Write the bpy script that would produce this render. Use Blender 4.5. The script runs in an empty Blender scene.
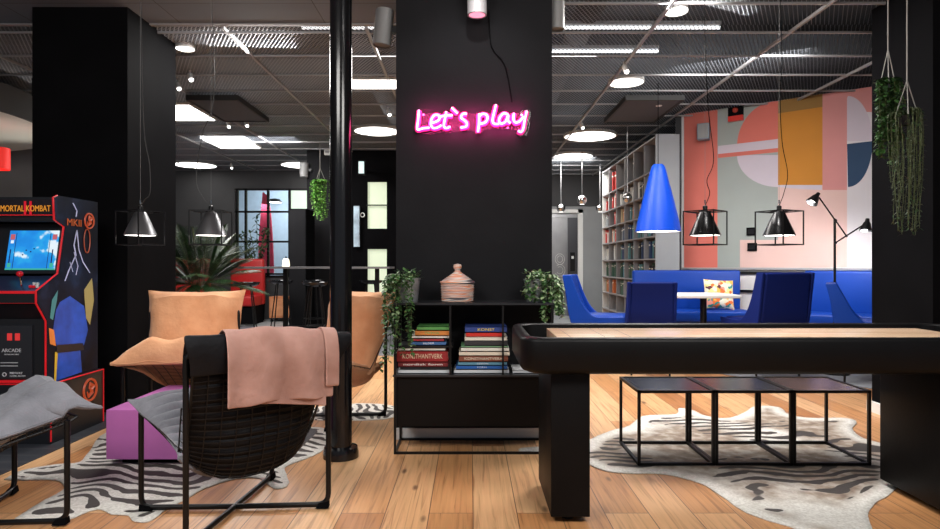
import bpy, bmesh, math, random
from mathutils import Vector, Matrix
random.seed(7)
SC = bpy.context.scene
COL = SC.collection
PI = math.pi
H = 1.15; FPX = 627.0
# ------------------------------------------------------------------ camera, world, light, exposure
cam_d = bpy.data.cameras.new('camera'); cam_d.lens = FPX/940*36; cam_d.sensor_width = 36
cam = bpy.data.objects.new('camera', cam_d); COL.objects.link(cam)
cam.location = (0, 0, H); cam.rotation_euler = (PI/2, 0, 0); cam_d.clip_end = 80
SC.camera = cam
W = bpy.data.worlds.new('world'); SC.world = W; W.use_nodes = True
W.node_tree.nodes['Background'].inputs[0].default_value = (0.75, 0.85, 1, 1)
W.node_tree.nodes['Background'].inputs[1].default_value = 0.25
SC.view_settings.view_transform = 'Standard'; SC.view_settings.look = 'None'
SC.view_settings.gamma = 1; SC.view_settings.use_curve_mapping = False
SC.view_settings.exposure = 0.0

def area(name, loc, size, power, color=(1, 1, 1), target=None, sy=None):
    l = bpy.data.lights.new(name, 'AREA'); l.energy = power; l.color = color
    l.shape = 'RECTANGLE'; l.size = size; l.size_y = sy or size
    o = bpy.data.objects.new(name, l); COL.objects.link(o); o.location = loc
    if target:
        o.rotation_euler = (Vector(target)-Vector(loc)).to_track_quat('-Z', 'Y').to_euler()
    return o
def spot(name, loc, target, power, color=(1, 1, 1), angle=70, blend=0.6, r=0.06):
    l = bpy.data.lights.new(name, 'SPOT'); l.energy = power; l.color = color
    l.spot_size = math.radians(angle); l.spot_blend = blend; l.shadow_soft_size = r
    o = bpy.data.objects.new(name, l); COL.objects.link(o); o.location = loc
    o.rotation_euler = (Vector(target)-Vector(loc)).to_track_quat('-Z', 'Y').to_euler()
    return o
# area lights added in place of ceiling lamps, in the lounge ceiling (above and behind the camera), over the dining corner and the bar
area('ceiling_area_light', (-1.6, 1.2, 3.1), 1.6, 140, (1, 0.97, 0.93), (-1.5, 3.2, 0))
area('ceiling_area_light', (1.4, 0.8, 3.1), 1.6, 150, (1, 0.97, 0.93), (1.2, 3.2, 0))
area('ceiling_area_light', (0, 6.3, 3.1), 2.4, 120, (1, 0.96, 0.92), (0, 6.0, 0), 1.0)
area('ceiling_area_light', (1.6, 5.0, 3.1), 1.2, 95, (1, 0.96, 0.92), (1.9, 4.4, 0), 0.8)
area('ceiling_area_light', (-2.0, 5.9, 3.1), 0.8, 50, (1, 0.96, 0.92), (-1.9, 4.6, 0), 0.8)
area('ceiling_area_light', (2.6, 6.0, 3.1), 1.2, 38, (1, 0.97, 0.95), (3.4, 7.6, 1.2), 0.8)
area('ceiling_area_light', (1.6, 11.5, 3.1), 1.5, 110, (1, 0.98, 0.95), (1.6, 12.5, 0))
area('ceiling_area_light', (-3.5, 9.5, 3.1), 1.5, 170, (1, 0.97, 0.95), (-3.5, 10, 0))
area('plenum_light', (-0.2, 8.2, 3.28), 6.0, 60, (1, 1, 1), (-0.2, 8.2, 5), 4.0)
spot('track_spot_light', (0.02, 3.40, 3.10), (0.03, 4.1, 1.9), 34, (1, 0.99, 0.97), 90, 1, 0.025)
spot('track_spot_light', (1.7, 3.6, 3.1), (1.6, 3.9, 0), 70, (1, 0.97, 0.93), 70, 0.8, 0.1)

# ------------------------------------------------------------------ materials
MATS = {}
def mat(name, col=(0.5, 0.5, 0.5), rough=0.5, metal=0.0, emit=None, es=1.0, bump=None, bstr=0.2, var=0.0, vscale=8, spec=0.5, sheen=0, coat=0, trans=0, alpha=1):
    if name in MATS: return MATS[name]
    m = bpy.data.materials.new(name); m.use_nodes = True; nt = m.node_tree
    b = nt.nodes['Principled BSDF']
    b.inputs['Base Color'].default_value = (*col, 1); b.inputs['Roughness'].default_value = rough
    b.inputs['Metallic'].default_value = metal; b.inputs['Specular IOR Level'].default_value = spec
    if sheen: b.inputs['Sheen Weight'].default_value = sheen
    if coat: b.inputs['Coat Weight'].default_value = coat
    if trans: b.inputs['Transmission Weight'].default_value = trans
    if alpha < 1: b.inputs['Alpha'].default_value = alpha
    if emit:
        b.inputs['Emission Color'].default_value = (*emit, 1); b.inputs['Emission Strength'].default_value = es
    tc = nt.nodes.new('ShaderNodeTexCoord')
    if var:
        n = nt.nodes.new('ShaderNodeTexNoise'); n.inputs['Scale'].default_value = vscale; n.inputs['Detail'].default_value = 5
        nt.links.new(tc.outputs['Object'], n.inputs['Vector'])
        r = nt.nodes.new('ShaderNodeValToRGB')
        r.color_ramp.elements[0].position = 0.3; r.color_ramp.elements[1].position = 0.7
        r.color_ramp.elements[0].color = (*[c*(1-var) for c in col], 1)
        r.color_ramp.elements[1].color = (*[min(1, c*(1+var)) for c in col], 1)
        nt.links.new(n.outputs['Fac'], r.inputs['Fac']); nt.links.new(r.outputs['Color'], b.inputs['Base Color'])
    if bump:
        n2 = nt.nodes.new('ShaderNodeTexNoise'); n2.inputs['Scale'].default_value = bump; n2.inputs['Detail'].default_value = 4
        nt.links.new(tc.outputs['Object'], n2.inputs['Vector'])
        bp = nt.nodes.new('ShaderNodeBump'); bp.inputs['Strength'].default_value = bstr; bp.inputs['Distance'].default_value = 0.01
        nt.links.new(n2.outputs['Fac'], bp.inputs['Height']); nt.links.new(bp.outputs['Normal'], b.inputs['Normal'])
    MATS[name] = m
    return m
def N(nt, t, **kw):
    n = nt.nodes.new(t)
    for k, v in kw.items():
        if hasattr(n, k) and not k.startswith('i_'): setattr(n, k, v)
    return n
def math_node(nt, op, a, b=None, c=None):
    n = nt.nodes.new('ShaderNodeMath'); n.operation = op
    for i, v in enumerate((a, b, c)):
        if v is None: continue
        if isinstance(v, (int, float)): n.inputs[i].default_value = v
        else: nt.links.new(v, n.inputs[i])
    return n.outputs[0]
def mixc(nt, fac, a, b, mode='MIX'):
    n = nt.nodes.new('ShaderNodeMix'); n.data_type = 'RGBA'; n.blend_type = mode
    if isinstance(fac, (int, float)): n.inputs[0].default_value = fac
    else: nt.links.new(fac, n.inputs[0])
    for i, v in ((6, a), (7, b)):
        if isinstance(v, tuple): n.inputs[i].default_value = (*v, 1)
        else: nt.links.new(v, n.inputs[i])
    return n.outputs[2]
def ramp(nt, fac, stops, const=False):
    r = nt.nodes.new('ShaderNodeValToRGB'); cr = r.color_ramp
    if const: cr.interpolation = 'CONSTANT'
    while len(cr.elements) < len(stops): cr.elements.new(0.5)
    for e, (p, c) in zip(cr.elements, stops):
        e.position = p; e.color = (*c, 1) if len(c) == 3 else c
    nt.links.new(fac, r.inputs['Fac'])
    return r.outputs['Color']
def wood_floor():
    m = bpy.data.materials.new('oak_planks'); m.use_nodes = True; nt = m.node_tree; b = nt.nodes['Principled BSDF']
    tc = N(nt, 'ShaderNodeTexCoord'); sep = N(nt, 'ShaderNodeSeparateXYZ'); nt.links.new(tc.outputs['Object'], sep.inputs[0])
    x = math_node(nt, 'ADD', sep.outputs['X'], -0.014 + 20*0.203)
    y = math_node(nt, 'ADD', sep.outputs['Y'], 7.3)
    cb = N(nt, 'ShaderNodeCombineXYZ'); nt.links.new(y, cb.inputs[0]); nt.links.new(x, cb.inputs[1])
    br = N(nt, 'ShaderNodeTexBrick'); br.offset = 0.37; br.offset_frequency = 2
    nt.links.new(cb.outputs[0], br.inputs['Vector'])
    br.inputs['Scale'].default_value = 1; br.inputs['Brick Width'].default_value = 1.7; br.inputs['Row Height'].default_value = 0.203
    br.inputs['Mortar Size'].default_value = 0.0022; br.inputs['Mortar Smooth'].default_value = 0.2; br.inputs['Bias'].default_value = 0
    br.inputs['Color1'].default_value = (0, 0, 0, 1); br.inputs['Color2'].default_value = (1, 1, 1, 1); br.inputs['Mortar'].default_value = (0.5, 0.5, 0.5, 1)
    tone = ramp(nt, br.outputs['Color'], [(0, (0.42, 0.18, 0.065)), (0.35, (0.55, 0.265, 0.105)), (0.65, (0.62, 0.325, 0.145)), (1, (0.68, 0.40, 0.20))])
    # grain, stretched along the plank and shifted per plank
    sc = N(nt, 'ShaderNodeMapping'); sc.inputs['Scale'].default_value = (0.55, 13, 1)
    cb2 = N(nt, 'ShaderNodeCombineXYZ'); nt.links.new(y, cb2.inputs[0]); nt.links.new(x, cb2.inputs[1])
    nt.links.new(math_node(nt, 'MULTIPLY', br.outputs['Color'], 9.0), cb2.inputs[2])
    nt.links.new(cb2.outputs[0], sc.inputs[0])
    n1 = N(nt, 'ShaderNodeTexNoise'); n1.inputs['Scale'].default_value = 3; n1.inputs['Detail'].default_value = 7; n1.inputs['Distortion'].default_value = 1.2
    nt.links.new(sc.outputs[0], n1.inputs['Vector'])
    g = ramp(nt, n1.outputs['Fac'], [(0.25, (0.52, 0.44, 0.38)), (0.48, (1, 1, 1)), (0.8, (1.2, 1.22, 1.25))])
    c = mixc(nt, 1.0, tone, g, 'MULTIPLY')
    # knots and cracks
    mp = N(nt, 'ShaderNodeMapping'); mp.inputs['Scale'].default_value = (1.6, 4.5, 1); nt.links.new(cb2.outputs[0], mp.inputs[0])
    vo = N(nt, 'ShaderNodeTexVoronoi'); vo.inputs['Scale'].default_value = 1.0; nt.links.new(mp.outputs[0], vo.inputs['Vector'])
    kn = ramp(nt, vo.outputs['Distance'], [(0.0, (1, 1, 1)), (0.045, (0.8, 0.8, 0.8)), (0.09, (0, 0, 0))])
    c = mixc(nt, kn, c, (0.09, 0.04, 0.02))
    c = mixc(nt, br.outputs['Fac'], c, (0.12, 0.06, 0.03))
    nt.links.new(c, b.inputs['Base Color'])
    b.inputs['Roughness'].default_value = 0.38
    bp = N(nt, 'ShaderNodeBump'); bp.inputs['Strength'].default_value = 0.25; bp.inputs['Distance'].default_value = 0.004
    nt.links.new(math_node(nt, 'SUBTRACT', n1.outputs['Fac'], br.outputs['Fac']), bp.inputs['Height']); nt.links.new(bp.outputs['Normal'], b.inputs['Normal'])
    return m
def tile_mat(name, col, grout, sx, sy, rough=0.4):
    m = bpy.data.materials.new(name); m.use_nodes = True; nt = m.node_tree; b = nt.nodes['Principled BSDF']
    tc = N(nt, 'ShaderNodeTexCoord'); br = N(nt, 'ShaderNodeTexBrick'); br.offset = 0
    nt.links.new(tc.outputs['Object'], br.inputs['Vector'])
    br.inputs['Scale'].default_value = 1; br.inputs['Brick Width'].default_value = sx; br.inputs['Row Height'].default_value = sy
    br.inputs['Mortar Size'].default_value = 0.003
    br.inputs['Color1'].default_value = (*col, 1); br.inputs['Color2'].default_value = (*[c*0.9 for c in col], 1); br.inputs['Mortar'].default_value = (*grout, 1)
    nt.links.new(br.outputs['Color'], b.inputs['Base Color']); b.inputs['Roughness'].default_value = rough
    return m
def hide_mat(name, brown=0.0, seed=0.0, scale=1.0, rot=0.0):
    m = bpy.data.materials.new(name); m.use_nodes = True; nt = m.node_tree; b = nt.nodes['Principled BSDF']
    tc = N(nt, 'ShaderNodeTexCoord'); mp = N(nt, 'ShaderNodeMapping'); nt.links.new(tc.outputs['Object'], mp.inputs[0])
    mp.inputs['Location'].default_value = (seed, seed*0.7, 0); mp.inputs['Rotation'].default_value = (0, 0, rot); mp.inputs['Scale'].default_value = (scale, scale*1.0, 1)
    wn = N(nt, 'ShaderNodeTexNoise'); wn.inputs['Scale'].default_value = 1.9; wn.inputs['Detail'].default_value = 1.0; nt.links.new(mp.outputs[0], wn.inputs['Vector'])
    wn2 = N(nt, 'ShaderNodeTexNoise'); wn2.inputs['Scale'].default_value = 6.0; wn2.inputs['Detail'].default_value = 2.0; nt.links.new(mp.outputs[0], wn2.inputs['Vector'])
    sp3 = N(nt, 'ShaderNodeSeparateXYZ'); nt.links.new(mp.outputs[0], sp3.inputs[0])
    vv = math_node(nt, 'ADD', sp3.outputs['Y'], math_node(nt, 'MULTIPLY', wn.outputs['Fac'], 0.62))
    vv = math_node(nt, 'ADD', vv, math_node(nt, 'MULTIPLY', wn2.outputs['Fac'], 0.07))
    sn = math_node(nt, 'SINE', math_node(nt, 'MULTIPLY', vv, 2*PI*9.0))
    wf = math_node(nt, 'ADD', math_node(nt, 'MULTIPLY', sn, 0.42), math_node(nt, 'ADD', 0.12, math_node(nt, 'MULTIPLY', wn2.outputs['Fac'], 0.75)))
    n = N(nt, 'ShaderNodeTexNoise'); n.inputs['Scale'].default_value = 1.7; n.inputs['Detail'].default_value = 3; nt.links.new(mp.outputs[0], n.inputs['Vector'])
    msk = ramp(nt, n.outputs['Fac'], [(0.40 + 0.03*brown, (0, 0, 0)), (0.47 + 0.03*brown, (1, 1, 1))])
    f = N(nt, 'ShaderNodeTexNoise'); f.inputs['Scale'].default_value = 90; f.inputs['Detail'].default_value = 2; nt.links.new(tc.outputs['Object'], f.inputs['Vector'])
    base = ramp(nt, f.outputs['Fac'], [(0.3, (0.56, 0.53, 0.48)), (0.7, (0.80, 0.78, 0.73))])
    if brown:
        at_ = N(nt, 'ShaderNodeAttribute'); at_.attribute_name = 'rim'
        n3 = N(nt, 'ShaderNodeTexNoise'); n3.inputs['Scale'].default_value = 1.3; n3.inputs['Detail'].default_value = 5; nt.links.new(mp.outputs[0], n3.inputs['Vector'])
        bm_ = ramp(nt, n3.outputs['Fac'], [(0.38, (0, 0, 0)), (0.47, (1, 1, 1))])
        n4 = N(nt, 'ShaderNodeTexNoise'); n4.inputs['Scale'].default_value = 14; n4.inputs['Detail'].default_value = 6; nt.links.new(mp.outputs[0], n4.inputs['Vector'])
        n4c = ramp(nt, n4.outputs['Fac'], [(0.3, (0.17, 0.115, 0.08)), (0.5, (0.30, 0.23, 0.17)), (0.7, (0.52, 0.46, 0.40))])
        base = mixc(nt, math_node(nt, 'MULTIPLY', math_node(nt, 'MULTIPLY', bm_, at_.outputs['Fac']), 1.0), base, n4c)
    at = N(nt, 'ShaderNodeAttribute'); at.attribute_name = 'rim'   # white belly edge, from distance to the outline
    mm = ramp(nt, n.outputs['Fac'], [(0.26 + 0.17*brown, (0, 0, 0)), (0.40 + 0.16*brown, (1, 1, 1))])
    pr = math_node(nt, 'MULTIPLY', math_node(nt, 'MULTIPLY', wf, mm), at.outputs['Fac'])
    stm = ramp(nt, pr, [(0.46, (0, 0, 0)), (0.51, (1, 1, 1))])
    c = mixc(nt, stm, base, (0.028, 0.018, 0.014))
    nt.links.new(c, b.inputs['Base Color']); b.inputs['Roughness'].default_value = 0.75; b.inputs['Sheen Weight'].default_value = 0.15
    bp = N(nt, 'ShaderNodeBump'); bp.inputs['Strength'].default_value = 0.4; bp.inputs['Distance'].default_value = 0.003
    nt.links.new(f.outputs['Fac'], bp.inputs['Height']); nt.links.new(bp.outputs['Normal'], b.inputs['Normal'])
    return m
def weave_mat(name, c1, c2, scale=260, rough=0.9, axis_stripes=None, stripe_scale=14, sheen=0.15, spec=0.3):
    m = bpy.data.materials.new(name); m.use_nodes = True; nt = m.node_tree; b = nt.nodes['Principled BSDF']
    tc = N(nt, 'ShaderNodeTexCoord')
    n = N(nt, 'ShaderNodeTexNoise'); n.inputs['Scale'].default_value = 7; n.inputs['Detail'].default_value = 6; nt.links.new(tc.outputs['Object'], n.inputs['Vector'])
    k = N(nt, 'ShaderNodeTexChecker'); k.inputs['Scale'].default_value = scale; nt.links.new(tc.outputs['Object'], k.inputs['Vector'])
    c = ramp(nt, n.outputs['Fac'], [(0.3, c1), (0.7, c2)])
    c = mixc(nt, 0.12, c, k.outputs['Color'], 'MULTIPLY')
    if axis_stripes:
        w1 = N(nt, 'ShaderNodeTexWave'); w1.bands_direction = axis_stripes; w1.inputs['Scale'].default_value = stripe_scale; w1.inputs['Distortion'].default_value = 0.6
        nt.links.new(tc.outputs['Object'], w1.inputs['Vector'])
        w2 = N(nt, 'ShaderNodeTexWave'); w2.bands_direction = 'Z'; w2.inputs['Scale'].default_value = stripe_scale*1.6; w2.inputs['Distortion'].default_value = 0.8
        nt.links.new(tc.outputs['Object'], w2.inputs['Vector'])
        s = math_node(nt, 'MULTIPLY', w1.outputs['Fac'], w2.outputs['Fac'])
        c = mixc(nt, math_node(nt, 'MULTIPLY', s, 0.35), c, tuple(min(1, v*1.5) for v in c2))
    nt.links.new(c, b.inputs['Base Color']); b.inputs['Roughness'].default_value = rough; b.inputs['Sheen Weight'].default_value = sheen; b.inputs['Specular IOR Level'].default_value = spec
    bp = N(nt, 'ShaderNodeBump'); bp.inputs['Strength'].default_value = 0.6; bp.inputs['Distance'].default_value = 0.012
    n5 = N(nt, 'ShaderNodeTexNoise'); n5.inputs['Scale'].default_value = 38; n5.inputs['Detail'].default_value = 3; nt.links.new(tc.outputs['Object'], n5.inputs['Vector'])
    nt.links.new(math_node(nt, 'ADD', n.outputs['Fac'], math_node(nt, 'MULTIPLY', n5.outputs['Fac'], 0.45)), bp.inputs['Height']); nt.links.new(bp.outputs['Normal'], b.inputs['Normal'])
    MATS[name] = m
    return m

M_BLACK = mat('black_paint', (0.0045, 0.0045, 0.0052), 0.75, spec=0.02, var=0.15, vscale=3, bump=40, bstr=0.05)
M_PILLAR = mat('charcoal_plaster', (0.0125, 0.0125, 0.014), 0.7, spec=0.06, var=0.15, vscale=2.5, bump=30, bstr=0.1)
M_BLKMET = mat('black_powdercoat', (0.005, 0.005, 0.0055), 0.38, 0.0, spec=0.3)
M_GLOSSB = mat('black_gloss', (0.006, 0.006, 0.007), 0.16, spec=0.45)
M_TABLE = mat('black_lacquer', (0.0035, 0.0035, 0.004), 0.45, spec=0.16, var=0.2, vscale=4, bump=60, bstr=0.04)
M_WHITE = mat('white_paint', (0.75, 0.75, 0.73), 0.5)
M_GREYW = mat('grey_wall', (0.30, 0.31, 0.32), 0.8, var=0.08, vscale=1.5)
M_DGREY = mat('dark_grey_wall', (0.055, 0.055, 0.058), 0.8, var=0.15, vscale=1.5)
M_STEEL = mat('brushed_steel', (0.35, 0.35, 0.36), 0.28, 0.9, var=0.12, vscale=3)
M_CHROME = mat('chrome', (0.7, 0.7, 0.7), 0.08, 1)
M_RAIL = mat('ceiling_rail', (0.36, 0.36, 0.37), 0.45, 0.3)
M_MESH = mat('expanded_metal', (0.25, 0.27, 0.30), 0.5, 0.3)
M_SLAB = mat('plenum_concrete', (0.042, 0.046, 0.052), 0.9, var=0.3, vscale=1)
M_LAMP = mat('lamp_glow', (1, 1, 1), 0.5, emit=(1, 0.97, 0.92), es=5)
M_TUBE = mat('tube_glow', (1, 1, 1), 0.5, emit=(0.95, 0.98, 1), es=1.6)
M_BLUE = mat('blue_leather', (0.002, 0.042, 0.31), 0.42, spec=0.3, bump=60, bstr=0.1)
M_BLUED = mat('blue_fabric', (0.003, 0.012, 0.115), 0.7, spec=0.15, bump=120, bstr=0.15)
M_BLUEL = mat('blue_lacquer', (0.002, 0.06, 0.55), 0.4, spec=0.3)

# ------------------------------------------------------------------ mesh builder
class MB:
    def __init__(s): s.v = []; s.f = []; s.m = []; s.mats = []; s.smooth = []
    def mi(s, m):
        if m not in s.mats: s.mats.append(m)
        return s.mats.index(m)
    def add(s, vs, fs, m, smooth=False, X=None):
        k = len(s.v); i = s.mi(m)
        for p in vs:
            p = Vector(p)
            if X is not None: p = X @ p
            s.v.append(p)
        for f in fs:
            s.f.append([k+q for q in f]); s.m.append(i); s.smooth.append(smooth)
        return s
    def box(s, lo, hi, m, X=None, bev=0.0):
        x0, y0, z0 = lo; x1, y1, z1 = hi
        if bev <= 0:
            v = [(x0,y0,z0),(x1,y0,z0),(x1,y1,z0),(x0,y1,z0),(x0,y0,z1),(x1,y0,z1),(x1,y1,z1),(x0,y1,z1)]
            return s.add(v, [(0,3,2,1),(4,5,6,7),(0,1,5,4),(1,2,6,5),(2,3,7,6),(3,0,4,7)], m, False, X)
        bm = bmesh.new(); bmesh.ops.create_cube(bm, size=1)
        for p in bm.verts:
            p.co = Vector(((x0+x1)/2+p.co.x*(x1-x0), (y0+y1)/2+p.co.y*(y1-y0), (z0+z1)/2+p.co.z*(z1-z0)))
        bmesh.ops.bevel(bm, geom=bm.edges[:], offset=bev, segments=3, affect='EDGES', profile=0.5)
        s.bm(bm, m, X, True); return s
    def bm(s, bm, m, X=None, smooth=False):
        bm.verts.index_update()
        s.add([p.co.copy() for p in bm.verts], [[p.index for p in f.verts] for f in bm.faces], m, smooth, X)
        bm.free(); return s
    def tube(s, pts, r, m, n=8, closed=False, X=None, caps=True, smooth=True):
        pts = [Vector(p) for p in pts]; L = len(pts); rs = r if isinstance(r, (list, tuple)) else [r]*L
        vs = []; fs = []; prev = None
        for i, p in enumerate(pts):
            a = pts[(i-1) % L] if (closed or i > 0) else p
            b = pts[(i+1) % L] if (closed or i < L-1) else p
            t = (b-a)
            t = t.normalized() if t.length > 1e-9 else Vector((0, 0, 1))
            if prev is None:
                u = t.orthogonal().normalized()
            else:
                u = prev - t*prev.dot(t)
                u = u.normalized() if u.length > 1e-6 else t.orthogonal().normalized()
            prev = u; w = t.cross(u)
            for k in range(n):
                a_ = 2*PI*k/n
                vs.append(p + (u*math.cos(a_)+w*math.sin(a_))*rs[i])
        seg = L if closed else L-1
        for i in range(seg):
            j = (i+1) % L
            for k in range(n):
                k2 = (k+1) % n
                fs.append((i*n+k, i*n+k2, j*n+k2, j*n+k))
        if caps and not closed:
            fs.append(tuple(range(n-1, -1, -1))); fs.append(tuple((L-1)*n+k for k in range(n)))
        return s.add(vs, fs, m, smooth, X)
    def lathe(s, prof, m, n=32, c=(0, 0, 0), X=None, mats=None):
        vs = []; fs = []
        for (r, z) in prof:
            for k in range(n):
                a = 2*PI*k/n; vs.append((c[0]+r*math.cos(a), c[1]+r*math.sin(a), c[2]+z))
        for i in range(len(prof)-1):
            for k in range(n):
                k2 = (k+1) % n
                fs.append((i*n+k, i*n+k2, (i+1)*n+k2, (i+1)*n+k))
        return s.add(vs, fs, m, True, X)
    def disc(s, c, r, m, n=24, up=1, X=None):
        vs = [(c[0]+r*math.cos(2*PI*k/n), c[1]+r*math.sin(2*PI*k/n), c[2]) for k in range(n)]
        return s.add(vs, [tuple(range(n)) if up > 0 else tuple(range(n-1, -1, -1))], m, False, X)
    def cyl(s, a, b, r, m, n=16, X=None): return s.tube([a, b], r, m, n, False, X)
    def ball(s, c, r, m, X=None, sz=1, seg=16):
        bm = bmesh.new(); bmesh.ops.create_uvsphere(bm, u_segments=seg, v_segments=seg//2+2, radius=r)
        for p in bm.verts: p.co = Vector((p.co.x, p.co.y, p.co.z*sz)) + Vector(c)
        return s.bm(bm, m, X, True)
    def prism(s, poly, z0, z1, m, X=None):
        n = len(poly)
        vs = [(p[0], p[1], z0) for p in poly] + [(p[0], p[1], z1) for p in poly]
        fs = [tuple(range(n-1, -1, -1)), tuple(range(n, 2*n))] + [(i, (i+1) % n, n+(i+1) % n, n+i) for i in range(n)]
        return s.add(vs, fs, m, False, X)
    def text(s, txt, size, m, X, depth=0.001, align='CENTER', sx=1.0):
        cu = bpy.data.curves.new('t', 'FONT'); cu.body = txt; cu.size = size; cu.extrude = depth; cu.align_x = align; cu.align_y = 'CENTER'; cu.resolution_u = 3
        o = bpy.data.objects.new('t', cu); COL.objects.link(o)
        dg = bpy.context.evaluated_depsgraph_get(); me = o.evaluated_get(dg).to_mesh()
        vs = [Vector((v.co.x*sx, v.co.y, v.co.z)) for v in me.vertices]; fs = [tuple(p.vertices) for p in me.polygons]
        s.add(vs, fs, m, False, X)
        o.evaluated_get(dg).to_mesh_clear(); bpy.data.objects.remove(o); bpy.data.curves.remove(cu)
        return s
    def build(s, name, parent=None, loc=None, rotz=0, subd=0, fixn=True):
        me = bpy.data.meshes.new(name)
        me.from_pydata([tuple(p) for p in s.v], [], s.f)
        for m in s.mats: me.materials.append(m)
        me.polygons.foreach_set('material_index', s.m); me.polygons.foreach_set('use_smooth', s.smooth)
        me.update()
        if fixn:
            bm = bmesh.new(); bm.from_mesh(me); bmesh.ops.recalc_face_normals(bm, faces=bm.faces); bm.to_mesh(me); bm.free()
        if any(s.smooth):
            try: me.set_sharp_from_angle(angle=math.radians(40))
            except Exception: pass
        o = bpy.data.objects.new(name, me); COL.objects.link(o)
        if parent: o.parent = parent
        if loc: o.location = loc
        o.rotation_euler[2] = rotz
        if subd:
            md = o.modifiers.new('s', 'SUBSURF'); md.levels = md.render_levels = subd
        return o
def tag(o, label, cat, group=None, kind=None):
    o['label'] = label; o['category'] = cat
    if group: o['group'] = group
    if kind: o['kind'] = kind
    return o
def thing(name, label, cat, loc=(0, 0, 0), rotz=0, group=None):
    o = bpy.data.objects.new(name, None); COL.objects.link(o); o.empty_display_size = 0.1
    o.location = loc; o.rotation_euler[2] = rotz
    return tag(o, label, cat, group)
def struct(o): o['kind'] = 'structure'; return o
CH = {}
def dup(o, loc, rotz, label=None, group=None, cat=None):
    def cp(a, par):
        c = a.copy(); COL.objects.link(c); c.parent = par
        for ch in [q for q in bpy.data.objects if q.parent == a and q.name in NAMES]: cp(ch, c)
        return c
    NAMES = set(q.name for q in bpy.data.objects)
    r = cp(o, None); r.location = loc; r.rotation_euler[2] = rotz
    if label: r['label'] = label
    if group: r['group'] = group
    return r
def P(px, py, d): return Vector(((px-470)*d/FPX, d, H-(py-264.5)*d/FPX))
def F(px, py): d = H*FPX/(py-264.5); return ((px-470)*d/FPX, d)
def arc_path(pts, r, n=5):
    """polyline with rounded corners"""
    pts = [Vector(p) for p in pts]; out = [pts[0]]
    for i in range(1, len(pts)-1):
        a, b, c = pts[i-1], pts[i], pts[i+1]
        u = (a-b).normalized(); w = (c-b).normalized(); rr = min(r, (a-b).length/2, (c-b).length/2)
        p0 = b+u*rr; p1 = b+w*rr
        for k in range(n+1):
            t = k/n; out.append(p0.lerp(b, t).lerp(b.lerp(p1, t), t))
    out.append(pts[-1]); return out
def spline(pts, n=8):
    pts = [Vector(p) for p in pts]; out = []
    for i in range(len(pts)-1):
        p0 = pts[max(i-1, 0)]; p1 = pts[i]; p2 = pts[i+1]; p3 = pts[min(i+2, len(pts)-1)]
        for k in range(n):
            t = k/n
            out.append(0.5*((2*p1)+(p2-p0)*t+(2*p0-5*p1+4*p2-p3)*t*t+(3*p1-p0-3*p2+p3)*t**3))
    out.append(pts[-1]); return out
ZC = 3.15
# ================================================================== STRUCTURE
b = MB(); b.box((-8, -2, -0.1), (8, 11.6, 0), wood_floor()); struct(b.build('floor'))
b = MB(); b.box((-8, 2.0, 0.0), (-2.56, 7.5, 0.004), tile_mat('dark_boards', (0.035, 0.04, 0.05), (0.12, 0.12, 0.13), 3.0, 0.13, 0.45)); struct(b.build('trim_1'))
b = MB(); b.box((-8, 7.9, 0.0), (-0.8, 11.6, 0.004), tile_mat('grey_tiles', (0.22, 0.22, 0.25), (0.1, 0.1, 0.1), 0.6, 0.6, 0.3)); struct(b.build('trim_2'))
b = MB(); b.box((-8, 11.6, -0.1), (8, 18, 0.003), tile_mat('light_tiles', (0.42, 0.44, 0.44), (0.3, 0.3, 0.3), 0.6, 0.6, 0.25)); struct(b.build('floor'))
b = MB(); b.box((-8, -2, 3.95), (8, 18, 4.05), M_SLAB); struct(b.build('ceiling'))
# solid ceiling tiles over the lounge
M_CT = tile_mat('ceiling_tiles', (0.165, 0.195, 0.245), (0.05, 0.05, 0.05), 1.2, 0.6, 0.8)
b = MB(); b.box((-8, -2, ZC), (-0.52, 5.22, ZC+0.03), M_CT); b.box((-8, 5.20, ZC-0.01), (-0.52, 5.24, ZC+0.1), M_RAIL); struct(b.build('ceiling'))
b = MB(); b.box((-0.52, -2, ZC), (8, 2.2, ZC+0.03), M_CT); struct(b.build('ceiling'))
# expanded metal ceiling: crossing strands
b = MB()
def strands(x0, x1, y0, y1, k, step, w, z):
    span = abs(k)*(y1-y0); c = x0-span if k > 0 else x0
    end = x1 if k > 0 else x1+span
    while c < end:
        pts = []
        ya, yb = y0, y1
        xa, xb = c+0*k, c+k*(y1-y0)
        # clip to x range
        def clip(xa, ya, xb, yb):
            t0, t1 = 0.0, 1.0; dx = xb-xa
            for lim, sgn in ((x0, 1), (x1, -1)):
                q = (lim-xa)
                if dx == 0: continue
                t = q/dx
                if sgn*dx > 0: t0 = max(t0, t)
                else: t1 = min(t1, t)
            return (t0, t1)
        t0, t1 = clip(xa, ya, xb, yb)
        if t1 > t0:
            A = Vector((xa+(xb-xa)*t0, ya+(yb-ya)*t0, z)); B = Vector((xa+(xb-xa)*t1, ya+(yb-ya)*t1, z))
            b.add([A+Vector((-w/2, 0, 0)), A+Vector((w/2, 0, 0.004)), B+Vector((w/2, 0, 0.004)), B+Vector((-w/2, 0, 0))], [(0, 1, 2, 3)], M_MESH)
        c += step
strands(-7, 6, 5.24, 14, -0.55, 0.036, 0.011, ZC)
strands(-7, 6, 5.24, 14, 0.55, 0.036, 0.006, ZC+0.002)
strands(0.55, 6, 2.2, 5.24, -0.55, 0.036, 0.011, ZC)
strands(0.55, 6, 2.2, 5.24, 0.55, 0.036, 0.006, ZC+0.002)
struct(b.build('ceiling', fixn=False))
b = MB()
for i in range(-4, 16):
    y = 4.77+0.6*i
    x0 = -7 if y > 5.2 else 0.55
    b.box((x0, y-0.009, ZC-0.022), (6, y+0.009, ZC-0.004), M_RAIL)
struct(b.build('trim_3'))
b = MB()
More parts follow.
